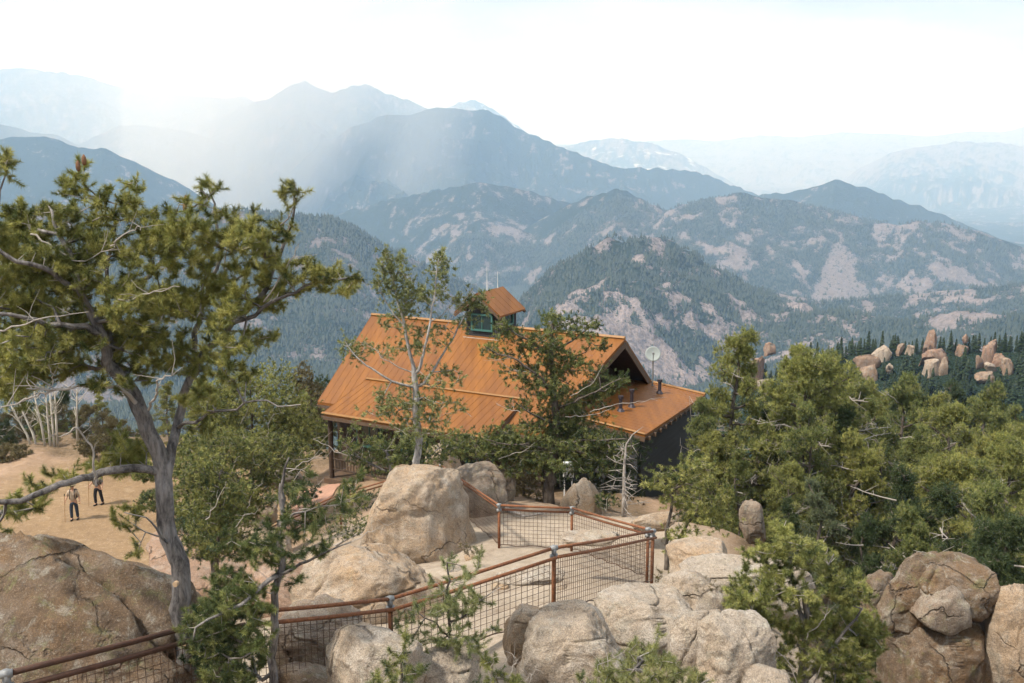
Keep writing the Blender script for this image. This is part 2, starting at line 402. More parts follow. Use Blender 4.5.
xs = np.concatenate([np.arange(-75, -32, 1.2), np.arange(-32, 30, .22), np.arange(30, 90, 1.2)])
ys = np.concatenate([np.arange(-60, 3, 1.5), np.arange(3, 58, .22), np.arange(58, 106, 1.2)])
GX, GY = np.meshgrid(xs, ys)
GZ = ground_z(GX, GY)
nx, ny = len(xs), len(ys)
ii = np.arange(ny - 1)[:, None] * nx; jj = np.arange(nx - 1)[None, :]
F = np.stack([ii + jj, ii + jj + 1, ii + nx + jj + 1, ii + nx + jj], -1).reshape(-1, 4)
fx, fy = GX.ravel(), GY.ravel()
sand = plaza_w(fx, fy)
sand = np.clip(sand + .8 * (1 - sstep(1.5, 4, np.hypot(fx + 9, fy - 42))), 0, 1)
gran = 1 - sstep(.8, 1.25, np.hypot((fx - .5) / 6.5, (fy - 19) / 11))
gran = np.maximum(gran, .8 * (1 - sstep(.8, 1.2, np.hypot((fx + 5) / 5, (fy - 28) / 9))))
duff = np.clip(sstep(.0, .45, fbm(fx * .25, fy * .25, 0, 4, 3) + .25 + .6 * sstep(6, 16, fx) + .5 * sstep(52, 60, fy)) * (1 - sand) * (1 - .85 * gran), 0, 1)
me = npmesh('ground', np.c_[fx, fy, GZ.ravel()], F, True, dict(sand=sand, gran=gran, duff=duff))
tag(link('ground', me, ground_mat()), kind='structure')

# ---- mountains: one height field round the camera in polar rows
RIDGES = [  # R, slope front, slope back, noise, [(px, py)...]
 (16000, .32, .3, .9, [(-400, 80), (0, 68), (25, 68), (59, 72), (86, 75), (113, 83), (137, 92), (176, 93), (219, 97), (242, 95), (300, 120)]),
 (23000, .30, .3, 1.0, [(60, 95), (100, 78), (130, 66), (160, 60), (190, 66), (230, 82), (280, 95), (330, 110)]),
 (12000, .32, .4, .8, [(130, 165), (180, 135), (240, 108), (270, 97), (290, 85), (305, 81), (325, 91), (335, 92), (350, 85), (370, 84), (385, 92), (410, 100), (450, 118), (520, 150), (600, 200)]),
 (10000, .35, .4, .8, [(60, 150), (117, 124), (156, 126), (195, 133), (240, 148), (300, 180), (360, 230)]),
 (17000, .3, .3, 1.0, [(400, 125), (440, 110), (458, 103), (475, 99), (490, 106), (520, 128), (560, 148), (590, 140), (612, 137), (650, 141), (690, 158), (720, 176), (790, 205)]),
 (8000, .42, .5, .9, [(200, 260), (260, 205), (300, 160), (320, 140), (345, 128), (370, 118), (385, 112), (410, 111), (440, 105), (470, 107), (500, 114), (520, 128), (545, 140), (565, 146), (590, 158), (620, 165), (660, 168), (700, 172), (740, 186), (800, 215), (900, 260)]),
 (9000, .35, .5, .8, [(-300, 140), (0, 125), (30, 129), (60, 134), (110, 160), (160, 200)]),
 (5200, .42, .5, .8, [(240, 250), (320, 215), (360, 206), (400, 197), (440, 188), (480, 180), (520, 186), (560, 200), (600, 212), (650, 232), (720, 270)]),
 (4300, .42, .5, .8, [(470, 262), (500, 240), (560, 208), (590, 195), (618, 188), (640, 197), (670, 213), (700, 230), (760, 265)]),
 (4200, .36, .5, .8, [(560, 280), (600, 248), (640, 225), (680, 205), (710, 197), (735, 192), (760, 196), (800, 203), (850, 215), (880, 222), (900, 225), (915, 221), (940, 222), (980, 232), (1024, 248), (1100, 262), (1400, 280)]),
 (6500, .35, .5, .8, [(690, 225), (720, 205), (760, 194), (800, 188), (835, 180), (870, 188), (910, 203), (950, 218), (1000, 238), (1080, 260)]),
 (6000, .40, .5, .8, [(-300, 150), (-80, 140), (0, 138), (31, 134), (43, 133), (62, 137), (78, 145), (101, 146), (117, 151), (137, 161), (176, 180), (203, 198), (230, 215), (290, 250)]),
 (2600, .40, .5, .7, [(-300, 215), (-50, 210), (150, 207), (250, 208), (292, 213), (331, 216), (358, 228), (381, 243), (436, 268), (500, 298), (560, 322), (620, 360)]),
 (2200, .42, .45, 1.5, [(470, 350), (500, 325), (525, 300), (550, 268), (580, 254), (610, 247), (640, 244), (670, 249), (700, 262), (740, 285), (790, 305), (860, 330), (960, 350)]),
 (2900, .36, .5, 1.2, [(640, 320), (700, 296), (760, 290), (820, 300), (880, 297), (940, 290), (1000, 285), (1080, 280), (1300, 280)]),
 (2000, .34, .5, 1.2, [(700, 345), (780, 318), (840, 310), (900, 318), (960, 306), (1024, 312), (1100, 305), (1300, 300)]),
 (18000, .2, .3, .6, [(830, 190), (860, 168), (890, 152), (920, 146), (960, 141), (990, 141), (1024, 146), (1100, 150), (1200, 165)]),
 (25000, .15, .2, .4, [(-2000, 150), (-400, 150), (400, 150), (600, 143), (640, 141), (680, 139), (715, 141), (760, 135), (800, 137), (840, 132), (880, 133), (930, 136), (970, 131), (1000, 132), (1024, 127), (1100, 133), (1300, 130), (3000, 150)]),
 (345, .42, .5, .06, [(560, 480), (650, 432), (700, 412), (740, 400), (800, 378), (850, 364), (900, 358), (960, 352), (1024, 348), (1100, 340), (1300, 330)]),
 (150, .30, .4, .05, [(-900, 470), (-200, 430), (0, 425), (100, 428), (200, 440), (300, 470), (380, 520)]),
]
rr = np.concatenate([[45], 45 * np.exp(np.linspace(0, math.log(30000 / 45.), 860))[1:]])
az_in = np.linspace(R(-31), R(31), 1050)
az_out = np.linspace(R(31), R(329), 240)[1:-1]
az = np.concatenate([az_in, az_out])
RRm, AZm = np.meshgrid(rr, az, indexing='ij')
TX, TY = RRm * np.sin(AZm), RRm * np.cos(AZm)
AZw = np.where(AZm > math.pi, AZm - 2 * math.pi, AZm)
fr = [40, 60, 100, 200, 400, 800, 1300, 2000, 4000, 8000, 12000, 20000, 30000]
fz = [-55, -72, -88, -125, -190, -300, -390, -450, -560, -680, -720, -640, -560]
def terrain_h(x, y, r, a):
    floor = np.interp(r, fr, fz)
    w1 = ridged(x / 1700, y / 1700, 5, 21, .52); w2 = ridged(x / 420, y / 420, 4, 31, .55)
    near = sstep(150, 2500, r)
    H = floor + near * (w1 * 55 + w2 * 16)
    rel = np.full(r.shape, 0.0); snow = np.zeros(r.shape); rocky = np.zeros(r.shape)
    for k, (Rk, sf, sb, nz, pl) in enumerate(RIDGES):
        q = np.array([az_el(*p) for p in pl]); 
        wob = Rk * (1 + .03 * np.sin(a * 9 + k * 3.3) + .02 * np.sin(a * 23 + k * 1.7)) if Rk > 400 else Rk
        el = np.interp(a, q[:, 0], q[:, 1])
        outl = np.clip(q[0, 0] - a, 0, None) + np.clip(a - q[-1, 0], 0, None)
        hr = wob * el - outl * wob * .9
        d = wob - r
        prof = np.where(d > 0, sf * d, -sb * d)
        A = nz * min(Rk, 9000) * .042
        below = sstep(0, .22, np.abs(d) / wob)
        h = hr - prof + A * (w1 * .9 + .1) * below * 1.2 + A * .40 * (w2 - .35) * (.25 + .75 * below)
        if Rk == 2200:
            mm = (np.abs(d) < 800) & (np.abs(a) < .6); g = np.zeros(r.shape); g[mm] = ridged(x[mm] / 110, y[mm] / 110, 3, 55); h = h + 30 * np.clip(g - .05, 0, 1) * sstep(-.35, -.05, -np.abs(d) / wob)
        if Rk == 345: h = hr - prof + 2.5 * np.sin(x / 17 + np.sin(y / 23) * 2) + 1.5 * np.sin(y / 9 + x / 31)
        m = h > H
        H = np.where(m, h, H)
        if Rk in (16000, 23000, 17000): snow = np.where(m, {16000: .12, 23000: .7, 17000: .33}[Rk], snow)
        elif Rk > 400: snow = np.where(m, 0, snow)
        rocky = np.where(m, {2200: 1.0, 2900: .6, 2000: .55, 4200: .35}.get(Rk, .15), rocky)
    return H, snow, rocky
def forest_mask(x, y, r, rocky):
    f = .77 + .20 * fbm(x / 420, y / 420, 0, 4, 71) + .70 * fbm(x / 80, y / 80, 0, 3, 75) + .70 * fbm(x / 26, y / 26, 0, 3, 76)
    f = f - rocky * .10 + .20 * sstep(4400, 5000, r) * (1 - sstep(9000, 11000, r))
    mm = (rocky > .3) & (r < 5000); g = np.zeros(np.shape(f)); g[mm] = ridged(x[mm] / 62, y[mm] / 62, 4, 55); f = f - .42 * rocky * sstep(-.1, .5, g) + .06 * rocky - .12 * sstep(9000, 16000, r) 
    f = f - .05 * sstep(.25, .6, fbm(x / 900 + 9, y / 900, 0, 3, 81))
    f = f - .42 * sstep(14000, 18000, r) * sstep(0, .25, np.arctan2(x, y))
    return f
HH, SN, RK = terrain_h(TX, TY, RRm, AZw)
FM = forest_mask(TX, TY, RRm, RK)
# the bare triangular burn scar on the right-hand hill
def scar(x, y):
    a = np.arctan2(x, y); r = np.hypot(x, y)
    a0, a1 = az_el(792, 230)[0], az_el(912, 230)[0]; ac = az_el(842, 218)[0]
    t = np.clip((4150 - r) / 1000, 0, 1)
    wd = np.where(a < ac, (ac - a) / (ac - a0), (a - ac) / (a1 - ac)) + .12 * fbm(x / 90, y / 90, 0, 3, 91)
    return sstep(.0, .18, t - wd * .8) * (t > 0) * (t < .99) * (wd < 1.05)
SC = scar(TX, TY)
FM = FM * (1 - SC) + SC * .30
nr, na = RRm.shape
V = np.c_[TX.ravel(), TY.ravel(), HH.ravel()]
ii = np.arange(nr - 1)[:, None] * na; jj = np.arange(na)[None, :]; j2 = (jj + 1) % na
F = np.stack([ii + jj, ii + na + jj, ii + na + j2, ii + j2], -1).reshape(-1, 4)
me = npmesh('mountains', V, F, True, dict(forest=FM.ravel(), snow=SN.ravel(), rocky=RK.ravel(), far=(RRm / 30000).ravel()))
tag(link('mountains', me, terrain_mat()), kind='structure')
def terrain_at(x, y):
    x = np.asarray(x, float); y = np.asarray(y, float); r = np.hypot(x, y); a = np.arctan2(x, y)
    H, s, k = terrain_h(x, y, r, a); return H, forest_mask(x, y, r, k) * (1 - scar(x, y)) + scar(x, y) * .22

# ---- woods on the middle-distance slopes: uncountable, one mesh of small conifers
N_ = 230000
u = RNG.random(N_); rad = np.sqrt(500 ** 2 + (4300 ** 2 - 500 ** 2) * u ** 1.55)
aa = RNG.uniform(R(-30), R(30), N_)
x, y = rad * np.sin(aa), rad * np.cos(aa)
z, fm = terrain_at(x, y)
keep = fm + RNG.normal(0, .12, N_) > .43
x, y, z, rad = x[keep], y[keep], z[keep], rad[keep]
n = len(x)
hgt = RNG.uniform(4.5, 9.5, n) * (1 + rad / 9000); wd = hgt * RNG.uniform(.2, .36, n); rot = RNG.uniform(0, 6.28, n)
ks = 5
P = np.zeros((n, ks + 1, 3)); P[:, ks] = np.c_[x + RNG.normal(0, .6, n), y, z + hgt]
for k in range(ks):
    w = wd * RNG.uniform(.75, 1.2, n)
    P[:, k] = np.c_[x + w * np.cos(rot + k * 2 * np.pi / ks), y + w * np.sin(rot + k * 2 * np.pi / ks), z + hgt * RNG.uniform(-.05, .15, n)]
F = (np.arange(n)[:, None, None] * (ks + 1) + np.array([[k, (k + 1) % ks, ks] for k in range(ks)])[None]).reshape(-1, 3)
tint = np.repeat(RNG.random(n), ks + 1)
me = npmesh('distant_forest', P.reshape(-1, 3), F, False, dict(tint=tint, tip=np.zeros(n * (ks + 1))))
FAR_FOL = foliage('distant_needles', (.013, .026, .018), (.036, .050, .030), (.08, .09, .05), .1, 0)
tag(link('distant_forest', me, FAR_FOL), 'dense dark conifer woods speckling the pink rocky slopes below the mountains', 'forest', kind='stuff')
# ================================================================ HOUSE (timber lodge with rust-orange metal roofs)
HO = Vector(at(625, 339, 46)); HO.z = 0
HA = Vector((.883, -.469, 0)).normalized(); HB = Vector((.469, .883, 0)).normalized()
def hp(a_, b_, z): return HO + HA * a_ + HB * b_ + Vector((0, 0, z))
HM = Matrix((HA, HB, Vector((0, 0, 1)))).transposed()      # local a,b,z axes to world
FLOOR = -15.35
house = empty('mountain_lodge', hp(-7.5, -.5, FLOOR - .3))
tag(house, 'brown timber mountain lodge under rust orange metal roofs among the pines', 'lodge')
HP0 = Vector(house.location)
def hb(mb, name, mat, par=None, **k):
    o = mb.build(name, mat, par or house, **k)
    for v_ in o.data.vertices: v_.co -= HP0
    return o
def seams(mb, p00, p01, p10, p11, n, h=.010, w=.022):
    """raised seams from ridge line (p00..p01) down to eave line (p10..p11)"""
    for i in range(n + 1):
        t = i / n
        a_ = p00.lerp(p01, t); b_ = p10.lerp(p11, t)
        d = (b_ - a_); L_ = d.length; d.normalize(); side = (p01 - p00).normalized(); up = side.cross(d)
        if up.z < 0: up = -up
        M = Matrix((side, d, up)).transposed()
        mb.box((a_ + b_) / 2 + up * h / 2, (w, L_, h), M)
def roof_plane(mb, quad, th=.12):
    mb.slab(quad, th)
RZ = -8.74; EZ = -12.0; EB = -6.12; LX = -14.57
pit = (RZ - EZ) / (-EB)
# main roof: front slope with flared (prow) ends, back slope
mr = MB()
r0, r1 = hp(LX, 0, RZ), hp(0, 0, RZ)
e0, e1 = hp(-13.46, EB, EZ), hp(-1.39, EB, EZ)
f0, f1 = hp(-13.6, 5.0, -12.25), hp(-.15, 5.0, -12.25)
mr.slab([r0, r1, e1, e0], .14); mr.slab([r1 + Vector((0, 0, .003)), r0 + Vector((0, 0, .003)), f0, f1], .14)
seams(mr, r0, r1, e0, e1, 34); seams(mr, r0, r1, f0, f1, 34)
mroof = hb(mr, 'roof', ROOF)
def soffit(quad, par, th=.12, ins=.03):
    c = sum(quad, Vector()) / 4; Q = [c + (p - c) * (1 - ins / 3) - Vector((0, 0, th + .02)) for p in quad]
    q = MB(); q.slab(Q, .03); return hb(q, 'soffit', LOG, par)
soffit([r0, r1, e1, e0], mroof, .15); soffit([r1, r0, f0, f1], mroof, .15)
cap = MB(); cap.tube([r0 + Vector((0, 0, .05)), r1 + Vector((0, 0, .05))], .09, 6); hb(cap, 'ridge_cap', TRIM, mroof)
fa = MB()
def board(mb, p, q, w=.07, h=.26, drop=.14):
    d = (q - p); L_ = d.length; dn = d.normalized(); side = dn.cross(Vector((0, 0, 1))).normalized(); up = side.cross(dn)
    mb.box((p + q) / 2 - Vector((0, 0, drop + h / 2 + .01)) , (L_, w, h), Matrix((dn, side, up)).transposed())
for p, q in ((r1, e1), (r1, f1), (r0, e0), (r0, f0)):
    fa = MB(); board(fa, p, q); hb(fa, 'bargeboard', SOFFIT, mroof)
fa = MB(); board(fa, e0, e1, .05, .16); hb(fa, 'fascia_board', SOFFIT, mroof)
# low-pitched porch roof that breaks out of the front slope
PB, PZ = -7.45, -12.12
FB, FZ = -4.45, RZ - pit * 4.45 + .05
s0, s1, s2, s3 = hp(-11.75, FB, FZ), hp(-3.05, FB, FZ), hp(-3.3, PB, PZ), hp(-12.15, PB, PZ)
ps = MB(); ps.slab([s0, s1, s2, s3], .10); seams(ps, s0, s1, s3, s2, 24)
proof = hb(ps, 'porch_roof', ROOF)
soffit([s0, s1, s2, s3], proof, .11)
tr = MB(); tr.tube([s0 + Vector((0, 0, .05)), s1 + Vector((0, 0, .05))], .06, 6); hb(tr, 'roof_flashing', TRIM, proof)
tr = MB(); tr.tube([s3 + Vector((0, 0, .03)), s2 + Vector((0, 0, .03))], .07, 6); hb(tr, 'gutter', TRIM, proof)
for p, q, h_ in ((s1, s2, .3), (s3, s2, .16), (s0, s3, .26)):
    pf = MB(); board(pf, p, q, .065, h_, .10); hb(pf, 'bargeboard', SOFFIT, proof)
# walls
def wall(mb, a0, b0, a1, b1, z0, z1, th=.2):
    p, q = hp(a0, b0, 0), hp(a1, b1, 0); d = (q - p); L_ = d.length; dn = d.normalized(); sd = dn.cross(Vector((0, 0, 1)))
    mb.box((p + q) / 2 + Vector((0, 0, (z0 + z1) / 2)), (L_, th, z1 - z0), Matrix((dn, sd, Vector((0, 0, 1)))).transposed())
wm = MB()
wall(wm, -13.2, -4.9, -1.9, -4.9, FLOOR - .9, -11.75)
wall(wm, -13.2, 4.2, -1.6, 4.2, FLOOR - .9, -12.05)
wall(wm, -13.1, -4.8, -13.1, 4.1, FLOOR - .9, -11.95)
wall(wm, -1.75, -4.8, -1.75, 4.1, FLOOR - .9, -11.95)
for aa_ in (-13.1, -1.75):     # gable triangles
    zt = RZ - .32
    tri = [hp(aa_ - .1, -4.8, -11.95), hp(aa_ - .1, 4.1, -11.95), hp(aa_ - .1, 0, zt)]
    tri2 = [p + HA * .2 for p in tri]
    wm.add(tri + tri2, [(0, 1, 2), (5, 4, 3), (0, 3, 4, 1), (1, 4, 5, 2), (2, 5, 3, 0)])
hb(wm, 'wall', LOG)
pl = MB(); wall(pl, -13.4, -5.02, -1.6, -5.02, FLOOR - 1.6, FLOOR + .5, .12); hb(pl, 'stone_base', STONE)
# porch deck, posts, beam, rafters
dk = MB(); dk.slab([hp(-12.3, -5.1, FLOOR), hp(-3.2, -5.1, FLOOR), hp(-3.2, -7.3, FLOOR), hp(-12.3, -7.3, FLOOR)], .25); hb(dk, 'porch_floor', SOFFIT)
for i in range(6):
    pp = MB(); a_ = -12.0 + i * 1.72
    pp.tube([hp(a_, -7.05, FLOOR), hp(a_, -7.05, -12.45)], .12, 10)
    hb(pp, 'porch_post', LOG)
bmx = MB(); bmx.tube([hp(-12.1, -7.05, -12.38), hp(-3.3, -7.05, -12.38)], .13, 10); hb(bmx, 'porch_beam', LOG)
for i in range(12):
    q = MB(); a_ = -11.9 + i * .77
    q.tube([hp(a_, -4.95, -11.75), hp(a_, -7.36, -12.30)], .055, 6); hb(q, 'rafter_tail', SOFFIT)
rl = MB()
for zz in (FLOOR + .45, FLOOR + .95): rl.tube([hp(-12.0, -7.05, zz), hp(-3.4, -7.05, zz)], .04, 6)
for i in range(50): rl.box(hp(-11.9 + i * .172, -7.05, FLOOR + .7), (.03, .03, .5), HM)
hb(rl, 'porch_railing', LOG)
def window(a_, b_, z_, w_, h_, frame=TEAL, normal='b', par=None):
    fr_ = MB(); t = .09
    def bx(da, dz, sw, sh, off, th, mb):
        if normal == 'b': mb.box(hp(a_ + da, b_ + off, z_ + dz), (sw, th, sh), HM)
        else: mb.box(hp(a_ + off, b_ + da, z_ + dz), (th, sw, sh), HM)
    s_ = -1 if normal == 'b' else 1
    bx(0, h_ / 2, w_ + 2 * t, t, s_ * .03, .12, fr_); bx(0, -h_ / 2, w_ + 2 * t, t, s_ * .03, .12, fr_)
    bx(-w_ / 2 - t / 2, 0, t, h_ - t, s_ * .03, .115, fr_); bx(w_ / 2 + t / 2, 0, t, h_ - t, s_ * .03, .115, fr_); bx(0, 0, .05, h_ - t, s_ * .02, .06, fr_)
    fo = hb(fr_, 'window', frame, par)
    g = MB(); bx(0, 0, w_, h_ - t, s_ * .0, .05, g); hb(g, 'pane', GLASS, fo)
for a_ in (-11.2, -8.6, -5.0): window(a_, -5.04, FLOOR + 1.75, 1.3, 1.3)
dr = MB(); dr.box(hp(-6.8, -5.05, FLOOR + 1.05), (1.0, .12, 2.1), HM); dd = hb(dr, 'door', SOFFIT)
hd = MB(); hd.tube([hp(-6.45, -5.16, FLOOR + .95), hp(-6.45, -5.16, FLOOR + 1.15)], .02, 6); hb(hd, 'handle', GALV, dd)
# cupola dormer on the ridge
CA, CB0, CB1 = -7.3, -.75, 1.15
cw_ = .92
cm = MB(); cz0, cz1 = -9.5, -7.82
zt = -7.02
def prism_front(mb, b0, b1, z0, z1, zt, hw):
    P = [hp(CA - hw, b0, z0), hp(CA + hw, b0, z0), hp(CA + hw, b0, z1), hp(CA, b0, zt), hp(CA - hw, b0, z1)]
    Q = [p + HB * (b1 - b0) for p in P]
    mb.add(P + Q, [(0, 1, 2, 3, 4), (9, 8, 7, 6, 5)] + [(i, i + 5, (i + 1) % 5 + 5, (i + 1) % 5) for i in range(5)])
prism_front(cm, CB0, CB1, cz0, cz1, zt - .02, cw_)
cup = hb(cm, 'cupola', SIDING)
cr = MB(); c0, c1 = hp(CA, CB0 - .5, -6.88), hp(CA, CB1 + .25, -6.88)
for s_ in (-1, 1):
    q0, q1 = hp(CA + s_ * 1.3, CB0 - .5, -7.93), hp(CA + s_ * 1.3, CB1 + .25, -7.93)
    off = Vector((0, 0, .002 * s_))
    cr.slab([c0 + off, c1 + off, q1, q0] if s_ > 0 else [c1 + off, c0 + off, q0, q1], .09)
    seams(cr, c0, c1, q0, q1, 5)
hb(cr, 'cupola_roof', ROOF, cup)
for s_ in (-1, 1):
    for b_ in (CB0 - .5, CB1 + .25):
        cf = MB(); board(cf, hp(CA, b_, -6.88), hp(CA + s_ * 1.3, b_, -7.93), .05, .14, .09); hb(cf, 'bargeboard', SOFFIT, cup)
window(CA + .02, CB0 - .02, -8.42, 1.05, .78, TEAL, 'b', None)
window(CA + cw_ + .01, .2, -8.3, .8, .6, TEAL, 'a', None)
fl = MB(); fl.box(hp(CA, CB0 - .1, -9.24), (2.05, .14, .07), HM); hb(fl, 'cupola_flashing', FLASH)
for (da, h_) in ((-.1, 1.15), (.05, .8)):
    ro = MB(); bz = CB0 + .5 + (1.1 if h_ < 1 else 0); ro.tube([hp(CA, bz, -6.9), hp(CA, bz, -6.82 + h_ * .12), hp(CA, bz, -6.85 + h_)], [.035, .02, .008], 6); hb(ro, 'lightning_rod', WHITE)
# side wing with a low shed roof, rafter tails, charcoal siding
w0, w1, w2, w3 = hp(-1.6, -4.1, -11.50), hp(2.62, -4.1, -12.0), hp(2.75, 4.05, -12.0), hp(-1.6, 4.05, -11.50)
wr = MB(); wr.slab([w0, w1, w2, w3], .11); seams(wr, w0, w3, w1, w2, 22)
wroof = hb(wr, 'wing_roof', ROOF)
soffit([w0, w1, w2, w3], wroof, .12)
wt = MB(); wt.tube([w0 + Vector((0, 0, .03)), w1 + Vector((0, 0, .03))], .05, 6); hb(wt, 'roof_flashing', TRIM, wroof); wt = MB(); wt.tube([w3 + Vector((0, 0, .03)), w2 + Vector((0, 0, .03))], .07, 6); hb(wt, 'roof_flashing', TRIM, wroof)
wf = MB(); board(wf, w1, w2, .05, .10, .11); hb(wf, 'fascia_board', SOFFIT, wroof); wf = MB(); board(wf, w0, w1, .06, .2, .11); hb(wf, 'bargeboard', SOFFIT, wroof)
ww = MB(); wall(ww, -1.6, -3.75, 2.2, -3.75, FLOOR - 2.2, -12.05); wall(ww, 2.2, -3.65, 2.2, 3.7, FLOOR - 2.6, -12.05); wall(ww, -1.6, 3.75, 2.3, 3.75, FLOOR - 2.6, -12.05)
hb(ww, 'wing_wall', SIDING)
for i in range(12):
    q = MB(); b_ = -3.8 + i * .69; q.box(hp(2.5, b_, -12.22), (.55, .12, .16), HM); hb(q, 'rafter_tail', SOFFIT)
for i, (px, py, h_) in enumerate(((620.5, 411, .62), (631.5, 407, .75), (659.5, 393.5, .62))):
    Y = [42.3, 43.3, 46.1][i]
    # drop the pipe on the wing roof plane
    best = None
    for k in range(400):
        Yk = 38 + k * .03; P = Vector(at(px, py, Yk)); a_ = (P - HO).dot(HA); zr = -11.5 - (a_ + 1.6) * .5 / 4.22
        if best is None or abs(P.z - zr) < best[0]: best = (abs(P.z - zr), P, zr)
    P = best[1]; P.z = best[2]
    v_ = MB(); v_.tube([P - Vector((0, 0, .05)), P + Vector((0, 0, h_))], .085, 10); vo = hb(v_, 'vent_pipe', PIPEM)
    v_ = MB(); v_.tube([P + Vector((0, 0, h_ - .02)), P + Vector((0, 0, h_ + .1))], .13, 10); hb(v_, 'vent_cap', PIPEM, vo); v_ = MB(); v_.tube([P - Vector((0, 0, .01)), P + Vector((0, 0, .14))], [.2, .1], 10); hb(v_, 'vent_collar', PIPEM, vo)

# ---- satellite dish behind the gable
D = Vector(at(653, 354, 49)); gD = Vector((D.x, D.y, gz(D.x, D.y)))
dish = empty('satellite_dish', gD); tag(dish, 'round pale satellite dish on a thin mast behind the gable end of the lodge', 'satellite dish')
q = MB(); q.tube([Vector((0, 0, -.1)), D - gD - Vector((0, .1, .35)), D - gD + Vector((0, .12, 0))], .04, 8); q.build('mast', GALV, dish)
V_, F_ = [], []; fd = Vector((-.10, -.9, .35)).normalized(); ux = fd.cross(Vector((0, 0, 1))).normalized(); uy = ux.cross(fd)
nR, nS = 6, 28
for i in range(nR + 1):
    rr_ = .38 * i / nR
    for j in range(nS):
        t = j * 2 * math.pi / nS; V_.append(D - gD + ux * rr_ * math.cos(t) + uy * rr_ * math.sin(t) + fd * (rr_ * rr_ * .45))
for i in range(nR):
    for j in range(nS): F_.append((i * nS + j, i * nS + (j + 1) % nS, (i + 1) * nS + (j + 1) % nS, (i + 1) * nS + j))
q = MB(); q.add(V_, F_); dd_ = q.build('dish', DISHM, dish, smooth=True); so = dd_.modifiers.new('thick', 'SOLIDIFY'); so.thickness = .025
q = MB(); c_ = D - gD; q.tube([c_ - uy * .5 + fd * .1, c_ + fd * .55 - uy * .1], .018, 6); q.box(c_ + fd * .57 - uy * .07, (.1, .14, .1)); q.build('feed_arm', GALV, dish)

# ---- meter cabinet on the lodge's shaded side
U = Vector(at(568, 497, 38)); U.z = gz(U.x, U.y)
ub = empty('meter_cabinet', U); tag(ub, 'pale grey meter cabinet on two legs in the shade behind the pyramid boulder', 'meter cabinet')
q = MB(); q.box((0, 0, 1.35), (.42, .22, .62)); q.build('box', WHITE, ub, bevel=.015)
q = MB(); q.box((0, -.12, 1.33), (.34, .02, .5)); q.build('door', GALV, ub)
for x_ in (-.15, .15): q = MB(); q.box((x_, .02, .5), (.05, .05, 1.1)); q.build('leg', WHITE, ub)

# ================================================================ PATHS
def draped(name, mat, poly_px, Ys, lift=.03, n=14):
    """four corners given by pixel + distance, draped on the ground"""
    c = [at(px, py, Y) for (px, py), Y in zip(poly_px, Ys)]
    V_, F_ = [], []
    for i in range(n + 1):
        for j in range(n + 1):
            s_, t_ = i / n, j / n
            p = (1 - s_) * ((1 - t_) * c[0] + t_ * c[1]) + s_ * ((1 - t_) * c[3] + t_ * c[2]); V_.append((p[0], p[1], gz(p[0], p[1]) + lift))
    for i in range(n):
        for j in range(n): a_ = i * (n + 1) + j; F_.append((a_, a_ + 1, a_ + n + 2, a_ + n + 1))
    me = npmesh(name, V_, F_, True); return tag(link(name, me, mat), kind='structure')
PINKP = simple('pink_gravel_path', (.40, .235, .17), .95, 0, .3, 5, .5, .2)
draped('path', PINKP, [(300, 462), (340, 462), (318, 508), (262, 508)], [46, 44.5, 38.5, 38.5], .05)

# ================================================================ FENCE AND WIRE PANELS
def sink(o, P0):
    for v_ in o.data.vertices: v_.co -= P0
def fence(nodes, label, post_h=1.12, rail=.028, gap=.14, mesh=True, posts=None, mat=RUST, grp=None, low=.0, wire_r=.0045):
    """nodes: list of world points at the top rail"""
    P0 = Vector(nodes[0]); P0.z -= post_h
    root = empty('pipe_rail_fence', P0); tag(root, label, 'fence', grp)
    N_ = [Vector(p) for p in nodes]
    for i in range(len(N_) - 1):
        a_, b_ = N_[i], N_[i + 1]; d = (b_ - a_).normalized(); sd = d.cross(Vector((0, 0, 1))).normalized()
        for k, off in enumerate((0, gap)):
            o_ = Vector((0, 0, -off)) + sd * (.07 if k else -.0)
            q = MB(); mid = a_.lerp(b_, .5) + Vector((0, 0, -.012))
            q.tube([a_ + o_, a_.lerp(b_, .25) + o_ + Vector((0, 0, -.008)), mid + o_, b_ + o_], rail, 10); sink(q.build('rail', mat, root, smooth=True), P0)
        if mesh:
            L_ = (b_ - a_).length; q = MB(); nv = max(2, int(L_ / .105))
            zb0 = [0.0] * (nv + 1)
            for j in range(nv + 1):
                p = a_.lerp(b_, j / nv) + sd * .035; zg = gz(p.x, p.y) + .04; zb0[j] = max(zg, p.z - post_h + .02)
                q.tube([p - Vector((0, 0, gap)), Vector((p.x, p.y, zb0[j]))], wire_r, 4, cap=False)
            bt = [a_.lerp(b_, j / nv) + sd * .035 for j in range(nv + 1)]; q.tube([(p.x, p.y, zb0[j] - .01 + .02 * math.sin(j * .9)) for j, p in enumerate(bt)], .011, 5, cap=False)
            for m_ in range(1, 10):
                pts = []
                for j in range(0, nv + 1, 2):
                    p = a_.lerp(b_, j / nv) + sd * .035; z_ = p.z - gap - m_ * .105
                    if z_ < zb0[j]: z_ = zb0[j]
                    pts.append((p.x, p.y, z_))
                if len(pts) > 1: q.tube(pts, wire_r, 4, cap=False)
            sink(q.build('wire_mesh', WIRE, root), P0)
    for i, p in enumerate(N_):
        if posts is not None and i not in posts: continue
        zg = min(gz(p.x, p.y), p.z - post_h * .8) - .15
        q = MB(); q.tube([p + Vector((0, 0, .02)), Vector((p.x, p.y, zg))], .036, 10); po = q.build('post', mat, root, smooth=True); sink(po, P0)
        q = MB()
        for k in (0, gap): q.tube([p + Vector((-.055, -.02, -k)), p + Vector((.055, .02, -k))], .043, 10)
        q.tube([p + Vector((0, 0, -.16)), p + Vector((0, 0, .04))], .041, 10)
        sink(q.build('clamp', GALV, po, smooth=True), P0)
    return root
